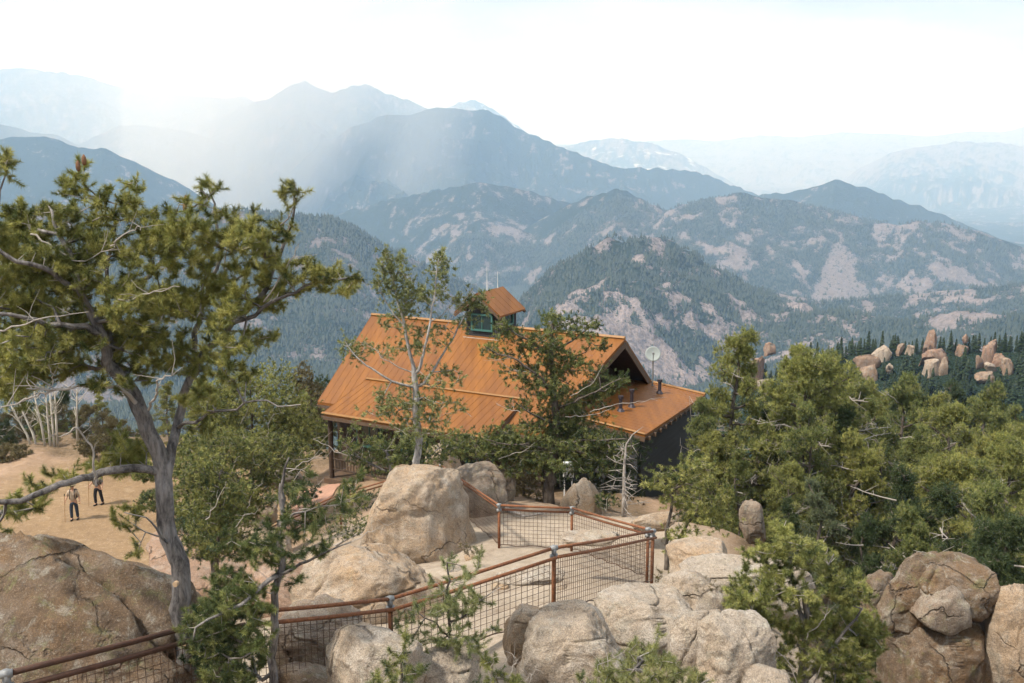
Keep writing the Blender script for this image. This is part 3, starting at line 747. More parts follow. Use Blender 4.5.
FN = [at(6, 674, 9), at(240, 613, 11.6), at(390, 599, 13.4), at(554, 548, 15), at(653, 531, 20.3)]
fence([FN[0], FN[1]], 'dark rusty double rail fence in front of the split brown slab, bottom left', mat=RUSTD, rail=.032, posts=[0])
fence([np.array(FN[1]) + (.09, .02, 0), FN[2], FN[3], FN[4]], 'rusty pipe rail fence with wire mesh along the near side of the granite viewpoint', posts=[1, 2, 3])
fence([np.array(FN[4]) + (-.09, .1, 0), at(572, 508, 24.3), at(499, 505, 24.4), at(441, 465, 32.3)], 'rusty pipe rail fence with wire mesh along the far side of the granite viewpoint')
fence([at(441, 465, 32.6), at(396, 478, 33.5), at(340, 494, 35), at(278, 521, 35.6), at(219, 547, 36), at(155, 568, 36.5), at(120, 580, 37)], 'thin rusty rail fence descending from the big dome boulder towards the sandy yard', mesh=False, wire_r=.006)

# ================================================================ BOULDERS
def ico(sub):
    bm = bmesh.new(); bmesh.ops.create_icosphere(bm, subdivisions=sub, radius=1); bm.verts.ensure_lookup_table()
    V_ = np.array([v.co[:] for v in bm.verts]); F_ = np.array([[v.index for v in f.verts] for f in bm.faces]); bm.free(); return V_, F_
_ICO = {}
def boulder(label, px, py, Y, wpx, hpx, seed, mat='tan', depth=1.0, sub=5, cuts=7, cracks=1, rz=0.0, tilt=0.0, square=.65, rough=1.0, group=None, cat='boulder', extra=0.0, name='boulder', sharp=.8, taper=0.0, cutd=(.62, .88)):
    """centre px,py at distance Y; wpx x hpx its size in the photo"""
    if sub not in _ICO: _ICO[sub] = ico(sub)
    V_, F_ = _ICO[sub]; V_ = V_.copy()
    rg = np.random.default_rng(seed)
    # squarer than a ball
    V_ = np.sign(V_) * np.abs(V_) ** square; V_ /= np.abs(V_).max()
    # soft plane cuts
    for k in range(cuts):
        n = rg.normal(size=3); n[2] = abs(n[2]) * .7 if k % 2 else n[2]; n /= np.linalg.norm(n)
        d = rg.uniform(*cutd); s_ = V_ @ n - d
        V_ -= n * (np.where(s_ > 0, s_ * sharp, 0))[:, None]
    L_ = np.linalg.norm(V_, axis=1, keepdims=True); Nn = V_ / L_
    o = rg.uniform(-50, 50, 3)
    big = fbm(V_[:, 0] * 1.3 + o[0], V_[:, 1] * 1.3 + o[1], V_[:, 2] * 1.3 + o[2], 3, seed)
    med = fbm(V_[:, 0] * 4 + o[0], V_[:, 1] * 4 + o[1], V_[:, 2] * 4 + o[2], 4, seed + 5)
    rdg = 1 - 2 * np.abs(fbm(V_[:, 0] * 2.2 + o[1], V_[:, 1] * 2.2 + o[2], V_[:, 2] * 2.2 + o[0], 4, seed + 9))
    fin = fbm(V_[:, 0] * 11, V_[:, 1] * 11 + o[0], V_[:, 2] * 11, 3, seed + 13)
    disp = .15 * big + .07 * med * rough + .05 * rdg * rough + .018 * fin * rough
    for c in range(cracks):
        n = rg.normal(size=3); n /= np.linalg.norm(n)
        q = V_ @ n + .22 * vnoise(V_[:, 0] * 2 + c * 9, V_[:, 1] * 2, V_[:, 2] * 2 + o[0], seed + 40 + c) - rg.uniform(-.3, .3)
        disp -= .10 * np.exp(-(q / .022) ** 2)
        disp += .028 * np.sign(q) * np.exp(-(np.abs(q) / .5))
    V_ = V_ + Nn * disp[:, None]
    D_ = math.hypot(*(Vector(at(px, py, Y)).length, 0)) * (CP * 1.0)
    dist = Y * CP - at(px, py, Y)[2] * SP
    sx, sz = wpx / 2 * dist / FPX, hpx / 2 * dist / FPX
    V_ *= np.array([1, depth, 1])
    lo, hi = V_.min(0), V_.max(0)
    V_ = (V_ - (lo + hi) / 2) / ((hi - lo) / 2)
    if taper: V_[:, :2] *= (1 - taper * (V_[:, 2:3] + 1) / 2)
    V_ *= np.array([sx, sx * depth, sz * 1.06])
    if tilt:
        c, s_ = math.cos(tilt), math.sin(tilt); V_ = V_ @ np.array([[c, 0, -s_], [0, 1, 0], [s_, 0, c]])
    if extra:     # let it run on down into the ground
        V_[:, 2] = np.where(V_[:, 2] < 0, V_[:, 2] * (1 + extra), V_[:, 2])
    if rz:
        c, s_ = math.cos(rz), math.sin(rz); V_ = V_ @ np.array([[c, s_, 0], [-s_, c, 0], [0, 0, 1]])
    me = npmesh(name, V_, F_, True)
    ob = link(name, me, ROCK[mat] if Y < 200 else FROCK[mat]); ob.location = at(px, py, Y)
    return tag(ob, label, cat, group)
B = boulder
B('great split brown granite slab with green lichen, bottom left corner', 70, 640, 11.6, 320, 200, 11, 'brown', .8, 6, 5, 1, tilt=.30, square=.6, extra=.8)
B('largest rounded tan boulder with orange patches beside the far rail fence', 420, 516, 25, 130, 98, 12, 'tan', .85, 6, 6, 1, taper=.26, square=.55, extra=.3)
B('broad low tan boulder below the largest dome, behind the near rail', 372, 588, 19, 150, 86, 13, 'tan', .9, 6, 6, 2, tilt=-.05, extra=.5)
B('pinkish tilted slab between the slim pine and the broad low boulder', 298, 590, 19.5, 120, 40, 47, 'pink', 1.2, 5, 6, 1, tilt=.35, square=.5, extra=1.4)
B('grey streaked boulder with a shadowed undercut beside the slim pine trunk', 322, 638, 13.2, 92, 60, 14, 'grey', .9, 6, 7, 2, square=.55, extra=.1)
B('small brown stone in the dark gap under the grey streaked boulder', 302, 684, 12.2, 60, 36, 46, 'brown', .9, 4, 7, 0)
B('pale cracked boulder at the bottom edge left of the small bright pine', 380, 672, 10.6, 116, 92, 15, 'pale', .9, 6, 7, 1, square=.6, extra=.5)
B('pale boulder split by a dark crack at the foot of the small bright pine', 446, 680, 10.8, 74, 70, 16, 'pale', .9, 5, 7, 1, extra=.5)
B('rounded pale boulder under the tall middle fence post', 572, 650, 12.2, 112, 78, 17, 'pale', .9, 6, 6, 2, square=.62, extra=.3)
B('grey jointed ledge stone tucked left of the rounded pale boulder', 534, 628, 13.0, 64, 44, 48, 'tan', .9, 5, 9, 2, square=.5, extra=.5)
B('flat topped pale boulder just below the corner fence post', 644, 620, 14.4, 100, 54, 18, 'pale', .9, 6, 8, 2, square=.55, extra=.4)
B('bulging round pale boulder right of centre at the bottom edge', 735, 650, 11.9, 84, 74, 19, 'pale', .85, 6, 5, 1, square=.7, extra=.2)
B('blocky pale boulder with a notched top beside the bulging round one', 696, 636, 12.2, 60, 54, 20, 'pale', .9, 6, 8, 2, square=.5, extra=.4)
B('small pale stone at the bottom edge under the bulging round boulder', 765, 684, 11.4, 50, 34, 49, 'pale', .9, 4, 7, 0)
B('small dome boulder between the corner post and the long pale ledge', 690, 591, 16.2, 62, 40, 21, 'pale', .9, 5, 6, 1, extra=.5)
B('long pale granite ledge behind the bright green bushy pine', 748, 582, 17.2, 140, 42, 22, 'pale', .45, 6, 7, 2, square=.55, extra=.6)
B('slanting granite knob at the left end of the long pale ledge', 700, 560, 18.2, 66, 34, 50, 'tan', .9, 5, 7, 1, extra=.5)
B('grey tan boulder with a pale streak behind the largest rounded boulder', 478, 492, 29.5, 62, 54, 23, 'grey', .9, 5, 6, 1, extra=.3)
B('upright round topped boulder left of the broad dark pine trunk', 503, 489, 31, 26, 38, 24, 'grey', .9, 5, 5, 1, extra=.3)
B('small pyramid shaped tan boulder right of the broad dark pine trunk', 582, 500, 29.5, 66, 46, 25, 'tan', .8, 5, 7, 0, square=.85, extra=.2, sharp=.95, taper=.75)
B('hooked standing grey boulder among the pines right of the viewpoint', 752, 520, 26.5, 23, 40, 26, 'grey', .8, 5, 6, 1, tilt=-.22, square=.8, extra=.3, taper=-.25)
B('pinkish boulder beside the lodge porch below the pale dead-limbed pine', 442, 458, 34.5, 40, 28, 27, 'tan', .9, 5, 6, 1, extra=.4)
B('upper of two small orange boulders beyond the slim pine', 263, 510, 35, 30, 26, 28, 'tan', .9, 5, 5, 1, extra=.4)
B('lower left of two small orange boulders beyond the slim pine', 245, 521, 34.5, 26, 20, 29, 'tan', .9, 5, 5, 1, extra=.4)
B('tan rock outcrop below the thin descending rail behind the slim pine', 258, 552, 31, 70, 54, 30, 'tan', 1, 5, 7, 2, extra=.6)
B('flat grey rock at the edge of the pinkish path', 280, 477, 41, 44, 16, 31, 'grey', 1, 4, 6, 0)
B('pale slab in the slope behind the trunk of the big left pine', 205, 563, 30, 130, 36, 32, 'pink', 1, 5, 6, 1, tilt=.15, extra=1.0)
B('low tan rock beneath the far corner of the rail fence', 655, 520, 25.5, 50, 14, 33, 'tan', .5, 5, 6, 1, extra=.5)
B('low rock shelf inside the fenced viewpoint below the long log', 590, 537, 20.5, 60, 6, 34, 'pale', .5, 5, 6, 1, extra=1)
B('pale rock step in the middle of the fenced viewpoint', 530, 574, 17.0, 70, 8, 35, 'pale', .5, 5, 6, 1, extra=1)
# right-hand stack
B('capstone of the stacked brown boulders, lower right', 951, 583, 17.2, 86, 56, 36, 'brown', .8, 6, 8, 2, tilt=.28, square=.55)
B('tall leaning block on the left side of the stacked brown boulders', 912, 590, 17.3, 50, 84, 51, 'brown', .8, 5, 8, 1, tilt=.35, square=.55)
B('greenish wedge stone held in the middle of the stacked brown boulders', 945, 606, 16.9, 58, 48, 37, 'grey', .8, 5, 8, 1, tilt=.3, square=.55)
B('cracked base block under the stacked brown boulders', 935, 664, 17.2, 105, 92, 38, 'brown', .9, 6, 9, 3, square=.5, extra=.5)
B('dark round stone wedged between the boulder stack and the right edge', 976, 622, 17.5, 50, 44, 39, 'grey', .9, 5, 5, 0, square=.7)
B('tall tan boulder cut by the right edge of the picture', 1020, 645, 16.6, 64, 118, 40, 'tan', .9, 6, 7, 1, square=.55, extra=.4)
B('shadowed dark rock behind the left foot of the boulder stack', 880, 608, 18.6, 40, 72, 52, 'brown', .9, 5, 7, 1, square=.6, extra=.5)
# far knoll boulders
far = [(880, 352, 330, 20, 16, 'pale', 'pale block leaning at the left end of the far knoll rocks'), (867, 361, 328, 24, 14, 'brown', 'brown slab below the pale block on the far knoll'),
 (868, 372, 322, 18, 18, 'tan', 'tan boulder lowest on the left of the far knoll rocks'), (901, 349, 332, 9, 12, 'tan', 'narrow tan rock just left of the far spire'), (911, 350, 332, 10, 10, 'pale', 'little pale rock touching the far spire'),
 (931, 344, 331, 14, 28, 'pink', 'pointed rock spire standing tallest on the far knoll'), (935, 357, 328, 26, 20, 'pink', 'broad boulder at the foot of the far spire'), (931, 367, 322, 18, 16, 'pale', 'pale boulder in front below the far spire'),
 (890, 369, 322, 8, 12, 'pale', 'small upright pale rock between two dark conifers on the far knoll'), (943, 366, 324, 9, 18, 'tan', 'slim tan rock right below the far spire'),
 (963, 350, 332, 14, 10, 'brown', 'low brown rock between the spire and the egg rock'), (989, 352, 328, 19, 27, 'pink', 'tall leaning egg shaped rock on the far knoll'), (979, 362, 329, 9, 14, 'brown', 'dark rock pressed to the left of the egg shaped rock'),
 (998, 360, 326, 15, 13, 'pink', 'round rock right below the egg shaped rock'), (990, 367, 323, 12, 10, 'pale', 'small pale rock under the egg shaped rock'), (1008, 366, 324, 13, 16, 'tan', 'rightmost boulder of the far knoll rocks'),
 (966, 338, 338, 6, 8, 'pink', 'tiny pink rock on the crest of the far knoll'), (984, 377, 318, 20, 12, 'tan', 'low tan rock lowest beneath the egg shaped rock'),
 (770, 348, 380, 12, 11, 'pink', 'rounded pink rock showing between two green pine tops'), (756, 372, 350, 16, 34, 'pink', 'tall pinkish outcrop between the pine tops right of the lodge'), (742, 383, 345, 12, 16, 'grey', 'dark rock beside the tall pinkish outcrop'), (764, 384, 340, 14, 12, 'pale', 'pale block under the tall pinkish outcrop')]
for i, (px, py, Y, w_, h_, m_, lb) in enumerate(far):
    best = None; a_ = math.atan((px - 512) / FPX)
    rs = np.arange(280, 350, 1.0); pts_ = np.array([at(px, py + h_ * .45, r_ * math.cos(a_)) for r_ in rs]); tz, _ = terrain_at(pts_[:, 0], pts_[:, 1])
    hit = np.nonzero(tz > pts_[:, 2])[0]; r_ = rs[hit[0]] if len(hit) else 344.0
    B(lb, px, py, r_ * math.cos(a_), w_, h_, 100 + i, m_, .8, 4, 14, 2, tilt=RNG.uniform(-.2, .3), square=.5, extra=.7, cat='rock', name='rock', rough=2.2, sharp=.97, cutd=(.40, .72))
# loose stones by the rail fence
ls = [(668, 545, 'small tan stone behind the corner fence post'), (690, 512, 'small tan stone at the foot of the two-stemmed pine'), (640, 505, 'small pale stone below the bare dead pine'), (607, 508, 'small stone right of the pyramid boulder'),
      (470, 560, 'loose stone just right of the largest rounded boulder'), (455, 572, 'loose stone below the largest rounded boulder'), (672, 560, 'loose pale stone between the corner post and the ledge'), (560, 590, 'flat stone just right of the tall middle post'), (500, 590, 'loose stone left of the tall middle post')]
for i, (px, py, lb) in enumerate(ls):
    # find where the view ray meets the ground
    Y = 8.0
    while Y < 60:
        p = at(px, py, Y)
        if p[2] < gz(p[0], p[1]): break
        Y += .25
    B(lb, px, py - 2, Y, RNG.uniform(10, 22) * 20 / Y, RNG.uniform(7, 12) * 20 / Y, 200 + i, ['tan', 'pale'][i % 2], .9, 3, 6, 0, extra=.8, cat='stone', name='stone')
# ================================================================ TREES
def grow(lines, pts, rg, step=.18, jit=.03, droop=.0):
    """lines: trunk and limb polylines (first starts at the base); pts: shoot ends. Returns nodes, parent, tip index, line radius"""
    P, PAR, RAD = [], [], []
    for li, (ln, r0, r1) in enumerate(lines):
        ln = np.asarray(ln, float); seg = np.linalg.norm(np.diff(ln, axis=0), axis=1); cum = np.r_[0, np.cumsum(seg)]
        n = max(3, int(cum[-1] / step)); t = np.linspace(0, cum[-1], n)
        # smooth interpolation through the points
        q = np.stack([np.interp(t, cum, ln[:, k]) for k in range(3)], 1)
        for _ in range(2):
            if n > 4: q[1:-1] = (q[:-2] + 2 * q[1:-1] + q[2:]) / 4
        w = rg.normal(0, jit, (n, 3)); w = (w + np.roll(w, 1, 0) + np.roll(w, 2, 0)) / 2; w[0] = 0; q = q + w
        if li == 0: base = -1; s0 = 0
        else:
            A = np.array(P); base = int(np.argmin(np.linalg.norm(A - q[0], axis=1))); s0 = 1
        last = base
        for i in range(s0, n):
            P.append(q[i]); PAR.append(last); RAD.append(r0 + (r1 - r0) * i / (n - 1)); last = len(P) - 1
    nl = len(P)
    P = list(P); arr = np.zeros((nl + len(pts) * 7 + 10, 3)); arr[:nl] = P; m = nl
    tips = []
    if len(pts):
        d0 = np.array([np.min(((arr[:nl] - p) ** 2).sum(1)) for p in pts]); order = np.argsort(d0)
        ok = np.ones(len(arr), bool)
        for i in order:
            p = pts[i]; dv = arr[:m] - p; d = np.sqrt((dv ** 2).sum(1)); cost = d + .55 * np.clip(dv[:, 2], 0, None); cost[~ok[:m]] += .12
            j = int(np.argmin(cost)); a_ = arr[j]; L_ = d[j]; k = int(min(6, max(1, round(L_ / (step * 1.6)))))
            last = j
            sag = np.array([0, 0, -.10 * L_]) + rg.normal(0, .06, 3) * L_
            for s_ in range(1, k + 1):
                t = s_ / k; q = a_ + (p - a_) * t + sag * 4 * t * (1 - t)
                arr[m] = q; PAR.append(last); RAD.append(0); last = m; m += 1
            tips.append(last); ok[last] = False
    return arr[:m], np.array(PAR), tips, np.array(RAD), nl
def wood_mesh(P, PAR, tips, RAD, nl, rt, rmin, expo=.52, sides_max=10):
    m = len(P); cnt = np.zeros(m); cnt[tips] = 1
    ch = [[] for _ in range(m)]
    for i in range(m - 1, -1, -1):
        if PAR[i] >= 0: cnt[PAR[i]] += cnt[i]; ch[PAR[i]].append(i)
    tot = max(1, cnt.max()); r = np.maximum(rmin, rt * (np.maximum(cnt, .5) / tot) ** expo); r = np.where(np.arange(m) < nl, np.maximum(np.minimum(r, RAD * 1.0), RAD), np.minimum(r, rt * .6))
    VV, FF, TT, n = [], [], [], 0
    starts = [(-1, 0)]
    while starts:
        par, i = starts.pop(); chain = [par, i] if par >= 0 else [i]
        while ch[i]:
            c = sorted(ch[i], key=lambda q: (-float(RAD[q] > 0) * 1e6 - cnt[q] - r[q]))
            for o_ in c[1:]: starts.append((i, o_))
            i = c[0]; chain.append(i)
        if len(chain) < 2: continue
        rad = r[chain].copy()
        if par >= 0: rad[0] = min(rad[0], rad[1] * 1.3)
        sd = int(np.clip(rad.max() * 90, 3, sides_max))
        V_, F_ = tube_np(P[chain], rad, sd); TT.append(np.repeat(1 - sstep(.005, .014, rad), sd)); VV.append(V_); FF.append(F_ + n); n += len(V_)
    return np.concatenate(VV), np.concatenate(FF), np.concatenate(TT)
def tuft_template(n, L_, w, rg, spread=1.0, ax=.10):
    """needles round a short twig, axis +z"""
    V_ = []
    for i in range(n):
        t = rg.uniform(0, 1); a_ = rg.uniform(0, 2 * np.pi); e = rg.uniform(.35, 1.75) * spread * (1.15 - .5 * t ** 2)
        d = np.array([math.sin(e) * math.cos(a_), math.sin(e) * math.sin(a_), math.cos(e)]); s_ = np.cross(d, rg.normal(size=3)); s_ /= np.linalg.norm(s_)
        b = np.array([0, 0, (t - .8) * ax]); l = L_ * rg.uniform(.7, 1.15)
        V_ += [b - s_ * w / 2, b + s_ * w / 2, b + d * l]
    return np.array(V_)
def crown_mesh(P, PAR, tips, rg, per=3, n=24, L_=.07, w=.006, scat=.10, tipfrac=.35, ax=.1, darkin=None, spread=1.0, nt=6, size_var=.25):
    temps = [tuft_template(n, L_, w, rg, spread, ax) for _ in range(nt)]
    tips = np.asarray(tips); D_ = P[tips] - P[PAR[tips]]; D_ /= np.linalg.norm(D_, axis=1, keepdims=True) + 1e-9
    C, A = [P[tips]], [D_ + np.array([0, 0, .35])]
    for k in range(per - 1):
        off = rg.normal(0, scat * 1.1, (len(tips), 3)); C.append(P[tips] + off); A.append(D_ * .5 + off / scat * .8 + np.array([0, 0, .4]))
    C = np.concatenate(C); A = np.concatenate(A); A /= np.linalg.norm(A, axis=1, keepdims=True) + 1e-9
    m = len(C); ref = rg.normal(size=(m, 3)); U = np.cross(A, ref); U /= np.linalg.norm(U, axis=1, keepdims=True); W = np.cross(A, U)
    sc_ = rg.uniform(1 - size_var, 1 + size_var, m); idx = rg.integers(0, nt, m)
    T_ = np.stack(temps)[idx] * sc_[:, None, None]
    Vv = C[:, None, :] + T_[..., 0:1] * U[:, None, :] + T_[..., 1:2] * W[:, None, :] + T_[..., 2:3] * A[:, None, :]
    Vv = Vv.reshape(-1, 3); F_ = np.arange(len(Vv)).reshape(-1, 3)
    clump = fbm(C[:, 0] * 1.1, C[:, 1] * 1.1, C[:, 2] * 1.1, 2, 77) * .9
    tint = np.clip(.5 + clump + rg.normal(0, .22, m), 0, 1); tip = np.where(rg.random(m) < tipfrac, rg.uniform(.3, 1, m), rg.uniform(0, .15, m))
    k = n * 3; tn = np.repeat(tint, k); tp = np.repeat(tip, k) * np.tile(np.tile([.35, .35, 1.0], n), m)
    return Vv, F_, tn, tp
def blob_points(blobs, Y, rg, dens, dj=1.0, yscale=1.0):
    """blobs in photo pixels at distance Y -> points spread through real 3-D ellipsoids; dens = shoots per square metre of blob face"""
    out = []
    for b in blobs:
        px, py, rx, ry = b[:4]; k = b[4] if len(b) > 4 else 1.0; yo = b[5] if len(b) > 5 else None
        rx_m = rx * Y / FPX; ry_m = ry * Y / FPX
        if yo is None: yo = rg.uniform(-.5, .5) * dj
        c = at(px, py, Y + yo); n = max(4, int(dens * k * math.pi * rx_m * ry_m))
        q = rg.normal(size=(n, 3)); q /= np.linalg.norm(q, axis=1, keepdims=True); q *= rg.uniform(.25, 1, (n, 1)) ** .45
        rd = min(rx_m, 1.2) * .9 * yscale
        out.append(c + q * np.array([rx_m, max(rd, .25), ry_m]))
    return np.concatenate(out) if out else np.zeros((0, 3))
def L(Y, *pp):
    """polyline from pixels; an entry may carry its own distance"""
    return [at(p[0], p[1], p[2] if len(p) > 2 else Y) for p in pp]
def two_mat_mesh(name, V1, F1, m1, V2, F2, m2, TN):
    me = npmesh(name, np.concatenate([V1, V2]), np.concatenate([F1, F2 + len(V1)]), True, dict(thin=np.r_[TN, np.ones(len(V2))]))
    me.materials.append(m1); me.materials.append(m2)
    me.polygons.foreach_set('material_index', np.r_[np.zeros(len(F1), dtype=np.int32), np.ones(len(F2), dtype=np.int32)]); me.update()
    return me
class TB:
    def __init__(s): s.V = []; s.F = []; s.n = 0
    def tube(s, pts, r, sides=6):
        V_, F_ = tube_np([tuple(p) for p in pts], r, sides); s.V.append(V_); s.F.append(F_ + s.n); s.n += len(V_)
    def out(s): return np.concatenate(s.V), np.concatenate(s.F)
def dead_merge(V_, F_, bk, dead, base, rg, Y, TN):
    if not dead:
        me = npmesh('trunk', V_, F_, True, dict(thin=TN)); me.materials.append(bk); return me
    tb = TB()
    for ln, a_, b_ in dead:
        ln = np.asarray(ln) - base; m = len(ln) * 4; t = np.linspace(0, 1, m); tt = np.linspace(0, 1, len(ln))
        q = np.stack([np.interp(t, tt, ln[:, k]) for k in range(3)], 1) + rg.normal(0, .008, (m, 3))
        q = q + np.cumsum(rg.normal(0, .012 if Y < 20 else .03, (m, 3)), 0); tb.tube(q, np.linspace(a_ * .72, b_ * .6, m), 6)
        a_ *= .72; b_ *= .6
        for _ in range(int(m / 2.5)):
            i = rg.integers(m // 4, m); d = rg.normal(size=3); d[2] = abs(d[2]) * .6; d /= np.linalg.norm(d); l = rg.uniform(.12, .4) * (1 if Y < 20 else 1.4)
            tb.tube([q[i], q[i] + d * l * .5 + rg.normal(0, .02, 3), q[i] + d * l], [max(b_, a_ * .35), b_ * .8, b_ * .4], 4)
    V2, F2 = tb.out()
    return two_mat_mesh('trunk', V_, F_, bk, V2, F2, DEAD, TN)
def px_tree(name, label, cat, Y, lines, blobs, seed, fol='green', bk=None, rt=.12, dens=9, per=3, n=22, NL=.07, NW=.006, tipfrac=.3, rmin=.004, group=None, step=.18, dj=1.0, scat=.10, dead=None, ax=.1, expo=.52, ysc=1.0):
    rg = np.random.default_rng(seed)
    if Y < 16: dens = dens * 2.6; n = int(n * 3.4); NL = NL * 1.05; NW = NW * .80; scat = scat * .62; dens = dens * 1.12; tipfrac = min(.8, tipfrac * 1.3)
    else: dens = dens * 5.2; NW = NW * 1.25; n = int(n * 1.6); NL = NL * 1.1; tipfrac = min(.8, tipfrac * 1.3); blobs = [(b[0], b[1], b[2] * 1.14, b[3] * 1.14) + tuple(b[4:]) for b in blobs]
    pts = blob_points(blobs, Y, rg, dens, dj, ysc)
    base = np.array(lines[0][0][0]); P, PAR, tips, RAD, nl = grow(lines, pts, rg, step)
    P = P - base
    root = empty(name, base); tag(root, label, cat, group)
    V_, F_, TN = wood_mesh(P, PAR, tips, RAD, nl, rt, rmin, expo)
    tmesh = dead_merge(V_, F_, bk or BARK, dead, base, rg, Y, TN)
    link('trunk', tmesh, None, root)
    if len(tips):
        V_, F_, tn, tp = crown_mesh(P, PAR, tips, rg, per, n, NL, NW, scat, tipfrac, ax)
        link('crown', npmesh('crown', V_, F_, False, dict(tint=tn, tip=tp)), FOL[fol], root)
    return root

# ---- the big limber pine on the left
Y1 = 11.2
T1L = [
 (L(Y1, (196, 730, 10.9), (190, 683, 11), (180, 600, 11.1), (171, 535), (167, 490), (160, 455), (146, 418), (128, 390)), .130, .085),
 (L(Y1, (128, 390), (112, 360, 11.1), (101, 330, 11), (82, 290, 10.9), (62, 250, 10.9), (50, 212, 10.9)), .075, .016),
 (L(Y1, (112, 358), (106, 320, 11.4), (108, 280, 11.6), (114, 240, 11.7), (112, 205, 11.7)), .045, .012),
 (L(Y1, (166, 480), (176, 430, 11.5), (188, 390, 11.6), (204, 352, 11.5), (236, 322, 11.2), (266, 302, 11), (300, 286, 11), (338, 281, 11)), .066, .012),
 (L(Y1, (190, 388, 11.6), (196, 340, 11.9), (210, 292, 12), (221, 248, 12), (214, 200, 12), (208, 182, 12)), .05, .010),
 (L(Y1, (236, 322, 11.2), (268, 284, 11.5), (284, 244, 11.6), (292, 205, 11.6), (291, 186, 11.6)), .04, .009),
 (L(Y1, (101, 332, 11), (62, 325, 10.7), (20, 318, 10.4), (-30, 300, 10.2)), .042, .012),
 (L(Y1, (80, 288, 11), (45, 270, 10.6), (15, 262, 10.5), (-8, 240, 10.5), (4, 165, 10.5)), .04, .008),
 (L(Y1, (106, 322, 11.3), (140, 290, 11.6), (165, 255, 11.7), (181, 205, 11.7)), .045, .009),
 (L(Y1, (165, 474, 11.2), (138, 468, 11), (92, 476, 10.7), (48, 488, 10.4), (14, 498, 10.2), (-25, 506, 10)), .055, .026),
 (L(Y1, (176, 425), (200, 412, 11), (262, 406, 10.7), (300, 404, 10.6)), .026, .008),
 (L(Y1, (171, 540), (150, 520, 10.7), (128, 512, 10.4)), .022, .006),
]
T1B = [(4, 168, 9, 20, 1, -.7), (28, 222, 32, 24), (76, 190, 14, 22, .9), (80, 170, 7, 14), (58, 212, 20, 14), (112, 202, 22, 18, .9), (132, 190, 10, 12, .8), (60, 248, 50, 24), (150, 218, 26, 16, .7), (181, 212, 11, 22, .9), (150, 245, 30, 16, .8), (207, 196, 7, 16),
       (222, 222, 16, 20, .8), (236, 240, 26, 16, .9), (214, 182, 8, 8), (291, 198, 8, 16, 1.1), (282, 228, 15, 16, .8), (262, 262, 28, 16, .7), (302, 268, 24, 12, .8), (336, 284, 24, 10, 1.0), (355, 279, 10, 6, 1.2), (240, 276, 34, 18, .8), (188, 262, 36, 22, .8),
       (108, 268, 50, 28), (30, 285, 42, 28), (62, 318, 52, 20), (142, 308, 38, 24), (210, 306, 32, 20, .8), (262, 300, 28, 13, .8), (18, 338, 30, 22), (76, 342, 32, 14, .9), (6, 378, 16, 24, .8), (40, 365, 26, 9, .6), (216, 345, 18, 22, .6),
       (170, 340, 24, 16, .6), (-12, 250, 22, 50, .8), (132, 440, 30, 20, .6), (88, 470, 34, 8, .6), (28, 500, 28, 10, .8), (5, 520, 22, 10, .5), (128, 516, 16, 14, .9), (140, 545, 12, 8, .6), (205, 380, 20, 12, .5), (40, 345, 40, 22), (100, 330, 40, 22), (150, 345, 30, 20, .8), (18, 375, 26, 20), (90, 362, 34, 12, .8), (230, 350, 22, 16, .8), (100, 225, 22, 16), (20, 260, 30, 20), (190, 235, 24, 20), (250, 240, 22, 18), (320, 275, 22, 10), (10, 300, 30, 22), (60, 290, 34, 20), (130, 340, 30, 14), (165, 300, 26, 18), (10, 400, 18, 12, .7), (50, 480, 26, 8, .8), (120, 460, 24, 14, .8), (25, 505, 22, 10, .8), (185, 300, 24, 18), (232, 300, 22, 16), (150, 368, 26, 14), (190, 362, 26, 16), (232, 372, 24, 12, .8), (200, 398, 20, 14, .8), (60, 368, 34, 12), (110, 385, 24, 10, .8), (262, 335, 22, 12, .7), (130, 455, 20, 12, .8), (208, 425, 16, 12, .6), (20, 230, 24, 16), (85, 245, 24, 14), (165, 235, 22, 14), (290, 285, 24, 10), (255, 215, 8, 10, .5)]
dead1 = [(L(Y1, (138, 404, 11.1), (118, 386, 10.9), (88, 386, 10.7), (52, 388, 10.5), (22, 384, 10.3)), .034, .012), (L(Y1, (70, 387, 10.6), (48, 392, 10.5), (28, 400, 10.4), (6, 409, 10.3)), .02, .01),
         (L(Y1, (150, 410, 11), (160, 388, 10.7), (166, 372, 10.5), (176, 364, 10.4)), .022, .008), (L(Y1, (95, 478, 10.7), (93, 455, 10.6), (78, 428, 10.5), (62, 436, 10.4), (50, 432, 10.3)), .02, .007),
         (L(Y1, (52, 388, 10.5), (50, 374, 10.4), (46, 366, 10.3)), .01, .005), (L(Y1, (262, 302, 11), (290, 262, 10.9), (296, 250, 10.8)), .012, .005), (L(Y1, (225, 270, 11.6), (232, 232, 11.5), (240, 222, 11.4)), .014, .006), (L(Y1, (30, 232, 10.9), (55, 250, 10.8), (72, 262, 10.8), (110, 250, 10.8)), .018, .007), (L(Y1, (0, 330, 10.4), (40, 318, 10.4), (90, 312, 10.6)), .016, .007), (L(Y1, (120, 300, 10.6), (150, 292, 10.5), (176, 284, 10.4)), .014, .006), (L(Y1, (110, 246, 10.8), (128, 232, 10.7), (140, 222, 10.7)), .014, .006)]
big = px_tree('limber_pine', 'largest pine with forked grey trunk filling the left side of the view', 'tree', Y1, T1L, T1B, 1, 'olive', BARK, .15, 62, 3, 30, .060, .0062, .42, .004, step=.12, scat=.065, dead=dead1, ax=.11, ysc=1.0)
Bp = Vector(big.location)
CONE = simple('orange_brown_cone', (.20, .10, .05), .8, 0, .4, 30)
